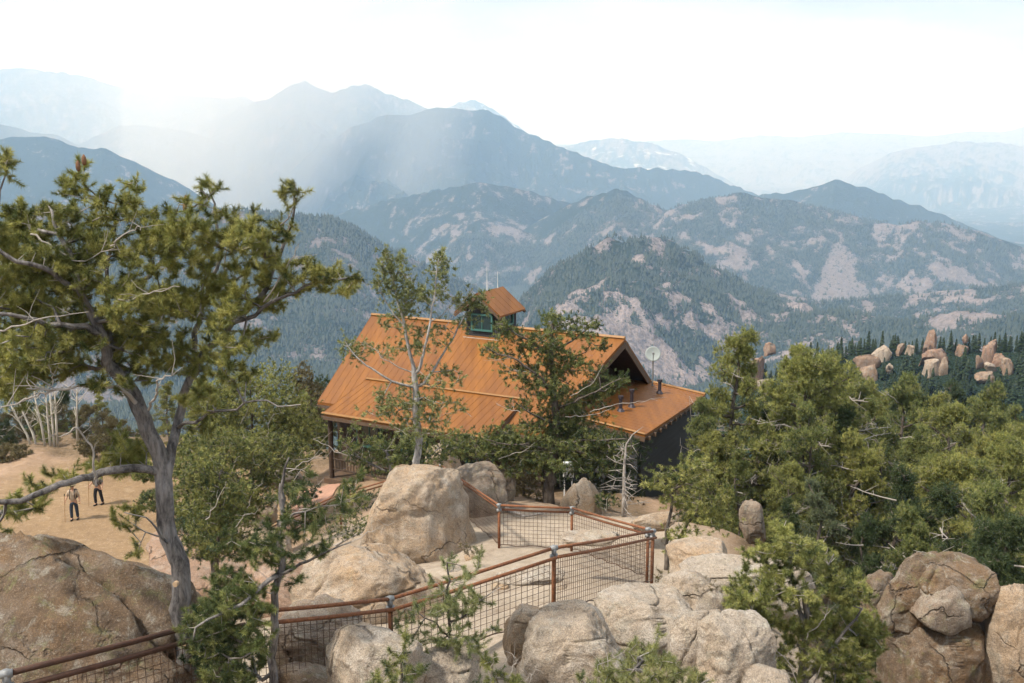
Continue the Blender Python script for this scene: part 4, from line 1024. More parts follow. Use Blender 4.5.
for (px, py, Y) in ((78, 166, 10.9), (186, 200, 11.6), (84, 160, 10.9), (185, 207, 11.6)):
    c = Vector(at(px, py, Y)) - Bp; q = MB(); k = [(.004, -.06), (.022, -.045), (.028, -.01), (.024, .03), (.006, .06)]
    q.tube([c + Vector((0, 0, z_)) for _, z_ in k], [r_ for r_, _ in k], 8); q.build('pine_cone', CONE, big, smooth=True)
q = MB()
for (px, py) in ((173, 583), (182, 642)):
    c = Vector(at(px + 4, py, 10.93)) - Bp; q = MB(); q.tube([c, c + Vector((-.01, -.045, .0))], .032, 12); q.build('cut_limb_scar', simple('cut_wood', (.42, .30, .19), .8, 0, .2, 20), big)

# ---- slim pine beside it
px_tree('slim_pine', 'slim dark pine with long sideways limbs just right of the big forked pine', 'tree', 10.6, [
 (L(10.6, (272, 730), (275, 683), (277, 640), (277, 590), (279, 545), (283, 505), (287, 480)), .062, .030),
 (L(10.6, (277, 574), (262, 582, 10.4), (241, 603, 10.2), (215, 616, 10.0), (192, 628, 9.9)), .032, .012),
 (L(10.6, (277, 576), (300, 566, 10.4), (326, 552, 10.3), (352, 541, 10.2)), .026, .008),
 (L(10.6, (284, 505), (276, 492, 10.5), (284, 476, 10.5), (296, 470, 10.5), (292, 458, 10.5)), .034, .01),
 (L(10.6, (281, 525), (300, 512, 10.4), (320, 508, 10.3)), .02, .008),
 (L(10.6, (277, 640), (250, 650, 10.3), (225, 660, 10.2)), .02, .008)],
 [(300, 520, 28, 13, .8), (330, 505, 20, 9, .6), (262, 552, 30, 15, .9), (300, 545, 26, 12, .7), (288, 500, 22, 14, .5), (232, 582, 26, 18), (215, 606, 24, 18), (238, 622, 30, 18), (214, 645, 24, 24), (246, 662, 24, 20), (262, 600, 22, 14, .8), (335, 550, 18, 7, .6), (222, 540, 14, 10, .6), (352, 482, 16, 10, .5), (345, 495, 14, 10, .5), (300, 475, 12, 10, .4), (228, 680, 34, 16), (205, 625, 26, 18), (235, 600, 26, 14), (255, 635, 20, 20, .8), (262, 535, 22, 12, .7), (200, 660, 22, 20), (290, 575, 22, 10, .5)],
 2, 'green', BARK, .06, 78, 3, 28, .055, .006, .22, .003, step=.12, scat=.065, ax=.1,
 dead=[(L(10.4, (300, 512), (330, 506), (350, 500)), .009, .004), (L(10.3, (330, 550), (360, 536), (388, 522)), .008, .004), (L(10.4, (318, 500), (326, 516), (330, 530)), .007, .003), (L(10.4, (290, 470), (310, 462), (322, 456)), .008, .004)])
# ---- pines round the lodge
px_tree('limber_pine', 'pale sparse many-stemmed pine before the left half of the lodge roof', 'tree', 27, [
 (L(27, (419, 492), (417, 455), (418, 425), (416, 400), (414, 372)), .115, .085),
 (L(27, (414, 372), (408, 340), (398, 300), (389, 262), (386, 252)), .055, .014),
 (L(27, (404, 330), (384, 300), (378, 285)), .03, .01),
 (L(27, (415, 376), (428, 340, 26.7), (436, 300, 26.6), (438, 258, 26.6)), .05, .012),
 (L(27, (418, 388), (438, 364, 27.2), (452, 342, 27.3), (462, 318, 27.3), (478, 300, 27.3)), .045, .012),
 (L(27, (411, 388), (392, 382, 26.7), (370, 368, 26.6), (352, 352, 26.6), (346, 342, 26.6)), .04, .012),
 (L(27, (408, 372), (395, 362), (382, 355)), .022, .01), (L(27, (436, 320), (446, 312), (452, 300)), .018, .008)],
 [(386, 262, 9, 12, 1), (381, 285, 8, 10, .8), (403, 258, 6, 8, .8), (400, 285, 14, 14, .7), (438, 266, 10, 12, 1), (432, 292, 14, 12, .7), (414, 300, 16, 14, .6), (395, 318, 18, 12, .5), (462, 300, 10, 8, .8), (478, 300, 9, 8, 1), (466, 322, 10, 9, .5), (347, 345, 6, 7, 1), (362, 350, 13, 7, .7), (350, 356, 8, 4, .6), (386, 350, 12, 6, .6),
  (430, 335, 20, 12, .45), (408, 345, 14, 12, .4), (440, 378, 24, 9, .6), (400, 398, 24, 9, .6), (436, 406, 30, 10, .6), (392, 410, 18, 8, .5), (420, 425, 30, 10, .6), (372, 415, 12, 6, .4)],
 3, 'pale', bark('bark_silver', (.16, .15, .15), (.50, .48, .46)), .11, 19, 3, 16, .085, .014, .4, .006, scat=.12, dj=.6,
 dead=[(L(27, (382, 356), (372, 348), (366, 340)), .016, .008), (L(27.1, (470, 418), (455, 415), (440, 418)), .012, .006), (L(27, (445, 330), (455, 312), (470, 290)), .016, .008)])
px_tree('bushy_pine', 'low bushy pine hiding the porch under the pale sparse pine', 'tree', 29, [
 (L(29, (392, 492), (390, 470), (386, 450)), .07, .04), (L(29, (392, 478), (420, 462), (440, 450)), .05, .02), (L(29, (390, 474), (362, 460), (346, 446)), .04, .015)],
 [(372, 452, 22, 13), (400, 448, 26, 14), (436, 448, 24, 13), (455, 438, 14, 9, .7), (350, 436, 8, 16, .5), (420, 466, 22, 8, .7), (385, 466, 22, 7, .6), (352, 455, 10, 6, .6)],
 4, 'green', BARK, .07, 13, 3, 16, .085, .014, .35, .005, scat=.12, dj=.8,
 dead=[(L(29, (388, 474), (362, 462), (345, 455), (326, 447), (308, 438)), .028, .01), (L(29, (352, 458), (344, 448), (338, 440)), .014, .006)])
px_tree('bushy_pine', 'low bushy pine filling the slope left of the pinkish boulder by the porch', 'tree', 31, [(L(31, (478, 480), (478, 455), (474, 440)), .06, .03), (L(31, (478, 468), (500, 452), (512, 442)), .04, .015)],
 [(478, 445, 26, 12), (505, 446, 22, 14), (455, 450, 12, 8, .7), (495, 430, 10, 8, .5)], 41, 'green', BARKD, .06, 13, 3, 16, .085, .014, .3, .005, scat=.12)
px_tree('limber_pine', 'broad dark pine with level limbs before the right half of the lodge roof', 'tree', 31, [
 (L(31, (549, 506), (551, 480), (552, 450), (556, 420), (554, 385), (552, 350), (553, 325)), .21, .05),
 (L(31, (554, 398), (540, 376, 30.6), (520, 362, 30.4), (498, 352, 30.3), (484, 346, 30.3)), .06, .014),
 (L(31, (552, 360), (532, 340, 30.7), (512, 332, 30.6), (504, 318, 30.6)), .045, .012),
 (L(31, (553, 350), (568, 342), (584, 332), (592, 322)), .04, .012),
 (L(31, (556, 410), (580, 398, 30.6), (600, 388, 30.4), (620, 380, 30.4)), .05, .014),
 (L(31, (555, 425), (530, 412, 30.4), (514, 402, 30.2)), .045, .012),
 (L(31, (553, 450), (520, 446, 30.4), (486, 440, 30.2)), .05, .015), (L(31, (553, 445), (590, 440, 30.4), (630, 440, 30.3)), .05, .015)],
 [(553, 322, 11, 10), (572, 328, 9, 8, .9), (590, 330, 11, 9, .8), (600, 345, 9, 7, .6), (545, 342, 18, 10), (512, 334, 14, 7, .8), (500, 325, 8, 5, .8), (526, 350, 16, 6, .8), (494, 352, 14, 6, .8), (560, 362, 22, 11), (520, 372, 22, 7, .8), (588, 368, 16, 7, .6), (545, 385, 22, 12), (578, 396, 22, 10, .9), (602, 390, 18, 6, .9), (618, 381, 11, 8, .9),
  (520, 404, 14, 7, .6), (560, 415, 26, 12), (600, 410, 14, 6, .5), (530, 432, 28, 10, .8), (580, 436, 34, 12), (500, 444, 28, 9, .8), (560, 456, 36, 13), (612, 444, 26, 10, .9), (520, 462, 24, 10, .6), (595, 462, 24, 12, .8)],
 5, 'green', BARKD, .20, 22, 3, 16, .085, .014, .3, .006, scat=.12, dj=.8,
 dead=[(L(30.5, (590, 412), (620, 406), (655, 402)), .022, .008), (L(30.5, (565, 418), (590, 418), (610, 412)), .02, .008), (L(30.4, (520, 412), (510, 408), (498, 402)), .02, .008), (L(30.4, (525, 372), (505, 366), (482, 358)), .018, .008), (L(30.4, (570, 398), (590, 388), (606, 370)), .016, .008), (L(30.3, (500, 460), (525, 456), (538, 448)), .02, .008)])
px_tree('young_pine', 'dense green young pine between the broad dark pine and the bare dead pine', 'tree', 32, [(L(32, (606, 512), (606, 480), (604, 440)), .07, .02)],
 [(604, 445, 18, 12), (608, 470, 26, 16), (590, 490, 20, 10, .8), (628, 488, 18, 10, .8), (640, 455, 14, 10, .5)], 42, 'deep', BARKD, .07, 13, 3, 16, .085, .014, .25, .005, scat=.13)
px_tree('young_pine', 'brownish green young spruce tucked left of the broad dark pine trunk', 'tree', 32.5, [(L(32.5, (524, 512), (524, 480), (524, 452)), .06, .015)],
 [(524, 462, 10, 10), (524, 480, 20, 10), (526, 496, 24, 8), (500, 470, 10, 8, .4)], 43, 'brown', BARKD, .06, 14, 3, 16, .08, .014, .25, .005, scat=.13)
# bare dead pine
rgd = np.random.default_rng(9); b0 = at(624, 522, 28.5)
snag = empty('dead_pine', b0); tag(snag, 'small bare dead pine with pale side twigs standing right of the pyramid boulder', 'dead tree')
q = MB(); q.tube([(0, 0, 0), (-.01, 0, .7), (-.03, .02, 1.4), (-.02, 0, 2.0), (.02, .0, 2.45), (.2, -.02, 2.75), (.5, -.05, 3.0)], [.085, .07, .05, .035, .028, .02, .008], 8)
for i in range(30):
    z_ = rgd.uniform(.4, 2.4); a_ = rgd.uniform(0, 6.28); l = rgd.uniform(.35, 1.0) * (1.25 - z_ / 3); d = np.array([math.cos(a_), math.sin(a_) * .8, rgd.uniform(-.25, .15)])
    p = np.array([-.02, 0, z_]); m1 = p + d * l * .5; m2 = p + d * l + np.array([0, 0, rgd.uniform(-.1, .15)]); q.tube([p, m1, m2], [.014, .010, .004], 5)
    for _ in range(2): e = rgd.normal(0, .16, 3); q.tube([m1, m1 + d * .1 + e], [.01, .004], 4)
q.build('trunk', DEAD, snag, smooth=True)
px_tree('two_stemmed_pine', 'small yellow green pine with two dark stems beyond the corner fence post', 'tree', 24, [
 (L(24, (668, 578), (668, 545), (670, 515), (674, 490)), .075, .03), (L(24, (669, 556), (684, 530, 24.3), (697, 505, 24.4), (702, 478, 24.4)), .05, .018)],
 [(672, 478, 20, 10), (662, 495, 16, 8, .6), (702, 470, 18, 11), (712, 490, 20, 12), (698, 512, 24, 11, .8), (716, 520, 16, 9, .9), (688, 540, 22, 10, .8), (700, 556, 18, 10, .8), (680, 500, 14, 8, .5), (655, 482, 10, 6, .7)],
 6, 'olive', BARKD, .07, 16, 3, 16, .08, .013, .45, .005, scat=.11, dead=[(L(23.9, (666, 545), (678, 530), (684, 512)), .02, .008)])
# ---- front right bright bushy pine
px_tree('bushy_pine', 'bright green bushy pine in front of the stacked brown boulders, lower right', 'tree', 14, [
 (L(14, (800, 735), (802, 690), (806, 640), (806, 590)), .09, .04), (L(14, (803, 690), (770, 650, 13.8), (750, 612, 13.8)), .05, .014), (L(14, (804, 680), (840, 645, 13.8), (860, 610, 13.8)), .05, .014), (L(14, (806, 620), (790, 570), (782, 530)), .035, .01), (L(14, (806, 620), (824, 580), (832, 556)), .035, .01)],
 [(782, 524, 12, 10, .8), (750, 590, 26, 16), (866, 628, 22, 20, .9), (740, 602, 16, 10, .8), (796, 545, 28, 16), (764, 560, 26, 16, .9), (822, 556, 20, 14), (805, 580, 44, 20), (760, 590, 26, 16), (846, 590, 26, 20), (790, 612, 40, 20), (850, 622, 30, 20), (748, 615, 20, 14, .9), (820, 642, 40, 18, .9), (862, 650, 22, 18, .8), (775, 636, 24, 14, .6), (842, 672, 34, 14, .7), (800, 668, 34, 14, .5), (765, 655, 26, 16, .7), (860, 668, 24, 18, .8), (742, 640, 16, 16, .6), (830, 690, 40, 12, .6), (872, 645, 12, 20, .6)],
 7, 'olive', BARK, .09, 54, 3, 24, .062, .0075, .4, .004, scat=.075, ax=.1, step=.14,
 dead=[(L(13.6, (806, 640), (818, 628), (826, 618), (832, 610)), .014, .005), (L(13.6, (800, 690), (790, 660), (778, 650)), .016, .006), (L(13.7, (812, 690), (826, 664), (820, 640)), .016, .006), (L(13.6, (770, 680), (782, 662), (776, 645)), .012, .005), (L(13.5, (762, 600), (756, 590), (752, 578)), .012, .005)])
px_tree('small_bright_pine', 'small bright yellow green pine against the near rail, bottom centre', 'tree', 11, [
 (L(11, (452, 705), (449, 660), (450, 620), (450, 585), (449, 560)), .035, .012), (L(11, (450, 625), (475, 605), (495, 588)), .016, .006), (L(11, (450, 635), (425, 620), (408, 604)), .016, .006)],
 [(405, 622, 16, 10, .7), (415, 655, 20, 12, .8), (480, 655, 20, 12, .8), (448, 562, 8, 10, .9), (455, 605, 22, 10, .8), (462, 570, 12, 10, .7), (480, 562, 9, 10, .6), (438, 580, 14, 9, .6), (462, 592, 26, 10, .8), (432, 604, 24, 9, .8), (484, 604, 14, 8, .7), (446, 620, 34, 10, .9), (425, 640, 22, 12, .7), (462, 640, 26, 12, .9), (490, 628, 12, 8, .7), (450, 660, 26, 10, .6)],
 8, 'pale', BARKD, .035, 66, 3, 22, .05, .0055, .5, .003, scat=.06, ax=.09, step=.1)
px_tree('small_pine', 'little green pine in front of the pale cracked boulder at the bottom edge', 'tree', 9.2, [(L(9.2, (400, 740), (400, 690), (402, 640)), .025, .008)],
 [(402, 640, 8, 10, .8), (396, 660, 16, 10), (408, 676, 20, 10), (376, 676, 10, 8, .7), (400, 694, 24, 10)], 81, 'green', BARKD, .025, 80, 3, 22, .05, .005, .3, .003, scat=.055, ax=.08, step=.1)
px_tree('bushy_pine', 'pale green pine crown rising from the bottom edge below the blocky boulders', 'tree', 9.4, [
 (L(9.4, (640, 760), (640, 700), (640, 660)), .04, .015), (L(9.4, (640, 715), (600, 690), (580, 680)), .02, .008), (L(9.4, (640, 715), (680, 690), (705, 680)), .02, .008)],
 [(640, 655, 20, 14), (615, 672, 24, 12), (665, 668, 24, 12), (596, 684, 22, 10), (694, 682, 20, 10), (640, 684, 44, 14), (655, 642, 10, 8, .7)],
 82, 'pale', BARK, .04, 80, 3, 22, .055, .0055, .4, .003, scat=.06, ax=.09, step=.1, dead=[(L(9.2, (620, 690), (610, 668), (602, 650)), .008, .004), (L(9.2, (650, 690), (660, 664), (672, 648)), .008, .004)])
px_tree('small_pine', 'sprawling low green pine in the bottom centre between two pale boulders', 'tree', 10, [(L(10, (500, 730), (498, 690), (490, 662)), .02, .008)],
 [(490, 668, 14, 10, .8), (508, 680, 20, 9), (470, 684, 20, 8, .8)], 83, 'green', BARKD, .02, 75, 3, 22, .05, .005, .3, .003, scat=.055, ax=.08, step=.1,
 dead=[(L(9.9, (505, 690), (512, 668), (508, 654)), .012, .005), (L(9.9, (512, 690), (528, 672), (536, 664)), .010, .005), (L(9.9, (498, 690), (488, 672), (496, 658)), .010, .005)])

# ---- left: bushy pines below the lodge
LB = [
 ('yellow green pine top rising left of the lodge eave', 38, (252, 500), [(235, 384, 22, 12), (272, 376, 20, 11), (252, 400, 42, 14), (215, 398, 20, 12, .7), (285, 400, 22, 12), (300, 415, 20, 12), (250, 425, 48, 16), (215, 430, 26, 16), (200, 400, 18, 16), (290, 430, 30, 16), (255, 450, 40, 14)], 'olive', .12),
 ('bushy green pine between the big pine trunk and the pinkish path', 32, (232, 548), [(225, 450, 40, 16), (265, 448, 34, 14), (240, 475, 40, 16), (205, 480, 26, 16), (280, 470, 20, 12, .7), (215, 505, 34, 16), (245, 505, 20, 12), (300, 452, 16, 10, .6), (195, 455, 30, 18), (225, 515, 30, 16), (190, 500, 20, 20), (255, 490, 24, 14), (190, 530, 20, 14)], 'green', .12),
 ('dark blue green fir bush low beside the big pine trunk', 27, (214, 575), [(205, 525, 28, 14), (222, 545, 20, 12), (200, 548, 20, 10)], 'deep', .08),
 ('brownish leafless tree touching the left corner of the lodge', 58, (318, 470), [(304, 378, 10, 14, 1.1), (312, 400, 18, 14), (300, 420, 20, 14), (322, 425, 14, 12)], 'brown', .12),
 ('dark green spruce close behind the brownish leafless tree', 60, (326, 470), [(322, 392, 12, 14), (332, 412, 14, 14), (318, 430, 18, 12)], 'deep', .12),
 ('small bare birch-like tree in front of the dark bush by the pinkish path', 40, (284, 482), [(284, 450, 14, 12, .35)], 'brown', .03),
 ('wide green bush above the upper end of the pinkish path', 47, (300, 474), [(285, 440, 24, 14), (310, 436, 20, 14), (270, 452, 22, 10), (325, 448, 10, 10, .6)], 'green', .09),
 ('dense dark green bush right beside the big forked trunk', 24, (216, 575), [(200, 470, 22, 18), (222, 490, 26, 20), (205, 510, 24, 18), (236, 520, 20, 16), (215, 540, 26, 16), (245, 545, 16, 12)], 'green', .08),
 ('dark shrub left of the pinkish path', 41, (262, 490), [(262, 468, 16, 12), (296, 462, 14, 8)], 'deep', .05)]
for i, (lb, Y, (bx_, by_), bl, fo, rt_) in enumerate(LB):
    tx = np.mean([b[0] for b in bl]); ty = min(b[1] for b in bl)
    bk_ = ASPEN if 'birch' in lb else BARKD
    px_tree('bare_tree' if fo == 'brown' else 'bushy_pine', lb, 'tree' if 'shrub' not in lb else 'shrub', Y, [(L(Y, (bx_, by_ + 8), ((bx_ + tx) / 2, (by_ + ty) / 2 + 10), (tx, ty + 6)), rt_, .02)], bl, 300 + i, fo, bk_, rt_, 15 if Y < 45 else 9, 3, 16, .085 * (1 if Y < 45 else 1.4), .015 * (1 if Y < 45 else 1.5), .42, .006, scat=.14, ysc=1.3, step=.25,
            dead=[(L(Y - 1.0, (tx - 12, ty + 50), (tx - 2, ty + 30), (tx + 6, ty + 12)), .02, .006), (L(Y - 1.2, (tx + 14, ty + 60), (tx + 22, ty + 42), (tx + 34, ty + 36)), .02, .006)] if fo != 'deep' else None)

# ================================================================ REUSED TREES
def generic(seed, H, Rr, fol, Y, ln=8, bare=.25, bk=BARKD, lean=0.0, flat=.55, low=.18):
    """a full pine, base at origin; Y is the typical distance, it sets the needle coarseness"""
    rg = np.random.default_rng(seed)
    tr = [np.array([rg.normal(0, .06) * H * t * .6 + lean * H * t, rg.normal(0, .06) * H * t * .6, H * .93 * t]) for t in np.linspace(0, 1, 7)]; tr[0] *= 0
    lines = [(tr, H * .021, H * .004)]; pts = []
    nb = 26
    for i in range(nb):
        t = low + (1 - low) * ((i + rg.random()) / nb); a_ = i * 2.4 + rg.normal(0, .4)
        prof = (1 - max(0, (t - flat) / (1 - flat)) ** 1.6) * (.55 + .45 * min(1, (t - low) / .25 + .2)) if t > flat else (.65 + .35 * t / flat)
        l = Rr * max(.18, prof) * rg.uniform(.6, 1.15)
        o = np.array([np.interp(t * .93 * H, [q[2] for q in tr], [q[0] for q in tr]), np.interp(t * .93 * H, [q[2] for q in tr], [q[1] for q in tr]), t * .93 * H])
        e = o + np.array([math.cos(a_) * l, math.sin(a_) * l, rg.uniform(-.05, .35) * l + (.25 * l if t > .7 else 0)])
        lines.append(([o, o * .5 + e * .5 + np.array([0, 0, -.06 * l]), e], H * .007, H * .002))
        for k in range(rg.integers(3, 6)):
            f = rg.uniform(.45, 1.05); c = o + (e - o) * f + rg.normal(0, .10, 3) * l
            rb = Rr * rg.uniform(.11, .22); n = int(24 * (rb / .45) ** 1.3 * (30 / Y) ** .6) + 5
            q = rg.normal(size=(n, 3)); q /= np.linalg.norm(q, axis=1, keepdims=True); q *= rg.uniform(.3, 1, (n, 1)) ** .5
            pts.append(c + q * np.array([rb, rb, rb * .55]))
    pts = np.concatenate(pts)
    P, PAR, tips, RAD, nl = grow(lines, pts, rg, .3)
    V_, F_, TN = wood_mesh(P, PAR, tips, RAD, nl, H * .02, .007 * Y / 40, .5, 8)
    k = Y / 40; TV, TF = V_, F_
    V_, F_, tn, tp = crown_mesh(P, PAR, tips, rg, 3, 24, .105 * k ** .7, .0135 * k ** .9, .10 * k ** .5, .45, .12)
    cm_ = npmesh('crown', V_, F_, False, dict(tint=tn, tip=tp)); cm_.materials.append(FOL[fol])
    q = TB()
    for i in range(8):
        a_ = rg.uniform(0, 6.28); z_ = rg.uniform(.25, .8) * H; l = Rr * rg.uniform(.45, .95); p = np.array([0, 0, z_]); d = np.array([math.cos(a_), math.sin(a_), rg.uniform(-.1, .4)])
        pts_ = [p, p + d * l * .35, p + d * l * .65 + rg.normal(0, .09, 3) * l, p + d * l + rg.normal(0, .10, 3) * l]; q.tube(pts_, [.035 * k, .028 * k, .02 * k, .008 * k], 5)
        for _ in range(4): s_ = pts_[1] + (pts_[3] - pts_[1]) * rg.random(); q.tube([s_, s_ + rg.normal(0, .12, 3) * l, s_ + rg.normal(0, .2, 3) * l], [.014 * k, .01 * k, .004 * k], 4)
    V2, F2 = q.out(); tm = two_mat_mesh('trunk', TV, TF, bk, V2, F2, DEAD, TN)
    return tm, cm_, None, H
GEN = [generic(501, 9, 2.4, 'olive', 42, flat=.35), generic(502, 9, 2.6, 'green', 42, low=.10, flat=.25), generic(503, 9, 2.1, 'green', 42, lean=.06, flat=.3), generic(504, 9, 2.8, 'olive', 42, flat=.4), generic(505, 9, 2.0, 'blue', 42, low=.06, flat=.12), generic(506, 9, 2.3, 'deep', 42, low=.08, flat=.15)]
protos = {}
def plant(vi, px, py, Y, label, Hs=None, rz=None, group=None, sp=1.0, fol=None, name='pine_tree', dead=True):
    top = at(px, py, Y); g = gz(top[0], top[1]) if Y < 100 else float(terrain_at(np.array([top[0]]), np.array([top[1]]))[0][0])
    tm, cm_, dm, H0 = GEN[vi]
    H = np.clip(top[2] - g, 3.5, 14) if Hs is None else Hs
    s_ = H / H0
    root = empty(name, (top[0], top[1], top[2] - H - .1), rz if rz is not None else random.uniform(0, 6.28)); root.scale = (s_ * sp, s_ * sp, s_)
    tag(root, label, 'tree', group)
    link('trunk', tm, None, root); link('crown', cm_, None, root)
    return root
G_ = 'pines covering the slope right of the lodge'
# pines one can single out: (variant, top px, top py, Y, width, label)
FR = [
 (0, 737, 318, 38, .80, 'tall yellow green pine just right of the orange wing roof'),
 (1, 708, 392, 37, .8, 'wide bushy pine whose boughs overlap the right end of the orange wing roof'),
 (3, 806, 330, 36, .92, 'tallest broad olive pine standing two crowns right of the lodge wing'),
 (1, 842, 345, 41, .95, 'green pine with a rounded top close behind the tallest broad olive pine'),
 (5, 772, 392, 40, 1.0, 'dark pine in the gap between the two tall pines right of the wing'),
 (2, 745, 440, 31, .8, 'green pine hanging over the dark hollow above the hooked grey boulder'),
 (3, 792, 452, 31, .8, 'olive pine with a pale crooked dead limb above the bright bushy pine'),
 (4, 826, 472, 23, .9, 'blue green fir just behind the bright bushy pine'),
 (0, 858, 420, 33, .9, 'olive pine left of the middle of the right hand wood'),
 (1, 905, 366, 58, .8, 'yellow green pine top standing directly below the far spire'),
 (0, 873, 372, 64, .8, 'pine top just below the left group of far knoll rocks'),
 (3, 955, 392, 52, .9, 'round olive crown below the egg shaped far rock'),
 (2, 1002, 372, 62, .8, 'dark pine top on the right edge under the far knoll'),
 (5, 900, 455, 28, .8, 'dark green pine directly above the stacked brown boulders'),
 (3, 955, 440, 30, .95, 'broad grey green pine with tangled dead limbs above the right edge boulder'),
 (1, 1005, 470, 24, .8, 'green pine cut by the right edge just above the tall tan boulder'),
 (3, 1012, 420, 36, .9, 'olive pine with a bare pale branch at the right edge'),
 (5, 866, 505, 23, .7, 'shadowed pine between the bright bushy pine and the boulder stack'),
 (2, 922, 415, 44, .9, 'green pine midway up the right hand wood below the spire'),
 (0, 985, 425, 42, .85, 'olive pine crown right of the middle of the wood, half way up'),
]
for vi, px, py, Y, sp, lb in FR: plant(vi, px, py, Y, lb, None, None, None, sp)
fill = [(1, 785, 352, 44), (0, 828, 350, 46), (2, 862, 368, 50), (3, 715, 420, 35), (1, 815, 395, 33), (5, 850, 405, 36), (2, 690, 465, 41), (1, 760, 420, 36), (5, 700, 450, 42), (2, 730, 470, 37), (1, 880, 395, 52), (3, 840, 400, 54), (2, 868, 388, 72), (0, 935, 378, 76), (1, 968, 382, 74), (5, 890, 385, 80), (2, 1000, 395, 56), (3, 1035, 400, 54), (0, 915, 400, 62), (5, 860, 450, 40), (1, 885, 430, 42), (2, 820, 420, 46), (5, 945, 475, 25), (1, 980, 455, 34), (5, 1020, 500, 22), (2, 850, 380, 86), (1, 1022, 385, 72), (5, 790, 495, 27), (2, 905, 490, 24), (1, 765, 465, 38), (5, 1045, 440, 40), (0, 1040, 470, 30), (5, 985, 500, 22.5), (1, 930, 440, 36), (2, 800, 380, 66), (5, 770, 385, 62), (1, 735, 400, 58), (0, 905, 375, 92), (5, 955, 378, 95), (2, 1005, 382, 92)]
for vi, px, py, Y in fill:
    py += (6 if px > 868 and py < 410 else 0) + random.uniform(-8, 10)
    plant(vi, px, py, Y, 'green pine merging with its neighbours in the dense wood right of the lodge', None, None, G_, random.uniform(.78, 1.0))
# left and behind the yard
LG = 'trees beyond the sandy yard'
for k, (vi, px, py, Y, lb) in enumerate([(1, 25, 392, 66, 'green pine at the left edge beyond the sandy yard'), (5, 62, 384, 72, 'dark pine behind the cluster of bare pale stems'), (0, 100, 392, 66, 'yellow green pine right of the bare pale stems'), (2, 140, 405, 60, 'green pine beyond the yard hidden behind the big forked trunk'),
    (5, -15, 385, 64, 'dark pine cut by the left edge beyond the sandy yard'), (0, 165, 378, 56, 'olive pine beyond the yard right of the big forked trunk'), (3, 200, 372, 62, 'pine top beyond the yard over the bushy green pines'), (1, 125, 430, 54, 'low green pine at the far right edge of the sandy yard'), (5, 235, 385, 66, 'dark pine top behind the yellow green pine left of the lodge'), (3, 45, 400, 58, 'pine low beyond the yard just behind the bare pale stems'), (1, 80, 408, 60, 'rounded green pine low beyond the yard near the lone pale stem'), (5, 5, 415, 56, 'dark low pine at the left edge of the sandy yard'), (2, 180, 430, 50, 'green pine at the side of the yard behind the big trunk'), (5, 345, 418, 64, 'dark pine behind the left corner of the lodge')]):
    plant(vi, px, py, Y, lb, None, None, None, .9)
br = generic(601, 7, 2.6, 'brown', 50, low=.15, bk=DEAD); GEN.append(br)
for px, py, Y, lb in ((15, 405, 60, 'brown leafless thicket tree left of the bare pale stems'), (88, 402, 59, 'brown leafless thicket tree right of the bare pale stems'), (50, 398, 63, 'brown leafless thicket tree behind the bare pale stems'), (112, 415, 57, 'small brown leafless tree near the far right of the yard')):
    plant(6, px, py, Y, lb, None, None, None, 1.0, name='bare_tree')
for i, (px, pb, pt, lean, lb) in enumerate([(34, 455, 405, -1.0, 'leftmost leaning bare pale stem beyond the yard'), (39, 455, 402, -.8, 'second leaning bare pale stem from the left beyond the yard'), (46, 452, 392, -.35, 'forked bare pale stem beyond the yard'), (51, 453, 395, 0, 'straight bare pale stem just right of the forked one'), (55, 451, 391, 0, 'thick straight bare pale stem beyond the yard'), (58, 450, 393, .1, 'rightmost straight bare pale stem of the close cluster'), (76, 426, 392, .2, 'lone bare pale stem standing apart to the right of the cluster')]):
    b0 = at(px, pb, 56); g = gz(b0[0], b0[1]); b0[2] = min(b0[2], g); h = (pb - pt) * 56 / FPX + (at(px, pb, 56)[2] - b0[2]) + .3; r_ = empty('bare_aspen', b0); tag(r_, lb, 'tree', 'bare pale stems beyond the yard')
    q = MB(); q.tube([(0, 0, -.1), (lean * .3, 0, h * .4), (lean * .9, 0, h * .8), (lean * 1.1, 0, h)], [.075, .065, .045, .02], 7); rg = np.random.default_rng(700 + i)
    for _ in range(14):
        t = rg.uniform(.4, 1); p = np.array([lean * t, 0, h * t]); d = np.array([rg.normal(0, .5), rg.normal(0, .3), rg.uniform(.5, 1.1)]); l = rg.uniform(.4, 1.1); q.tube([p, p + d * l * .5, p + d * l + rg.normal(0, .08, 3)], [.024, .015, .006], 4)
    q.build('trunk', ASPEN, r_, smooth=True)

# ---- far knoll conifers: one kind, copied
def cone_tree(seed, H=8.0, Rr=1.5):
    rg = np.random.default_rng(seed); V_, F_, tn = [], [], []
    n = 130
    for i in range(n):
        t = (i + rg.random()) / n; z_ = H * (.10 + .9 * t); r = Rr * (1 - t) ** .8 * rg.uniform(.55, 1.15) + .08; a_ = rg.uniform(0, 6.28); w_ = .22 + .5 * r * .6
        d = np.array([math.cos(a_), math.sin(a_), 0]); s_ = np.array([-d[1], d[0], 0]); b = len(V_)
        V_ += [np.array([0, 0, z_ + .35]), d * r * .7 + s_ * w_ + np.array([0, 0, z_ - .05]), d * r + np.array([0, 0, z_ - .22]), d * r * .7 - s_ * w_ + np.array([0, 0, z_ - .05])]
        F_ += [(b, b + 1, b + 2), (b, b + 2, b + 3)]; tn += [rg.random()] * 4
    cm_ = npmesh('crown', V_, F_, False, dict(tint=tn, tip=np.zeros(len(V_)))); cm_.materials.append(FOL['deep'])
    V2, F2 = tube_np([(0, 0, -.5), (0, 0, H * .5), (0, 0, H * .97)], [.16, .1, .02], 5); tm = npmesh('trunk', V2, F2, True); tm.materials.append(BARKD)
    return tm, cm_
CT = [cone_tree(800 + i, 8, 1.3 + .25 * i) for i in range(4)]
rg = np.random.default_rng(33); 
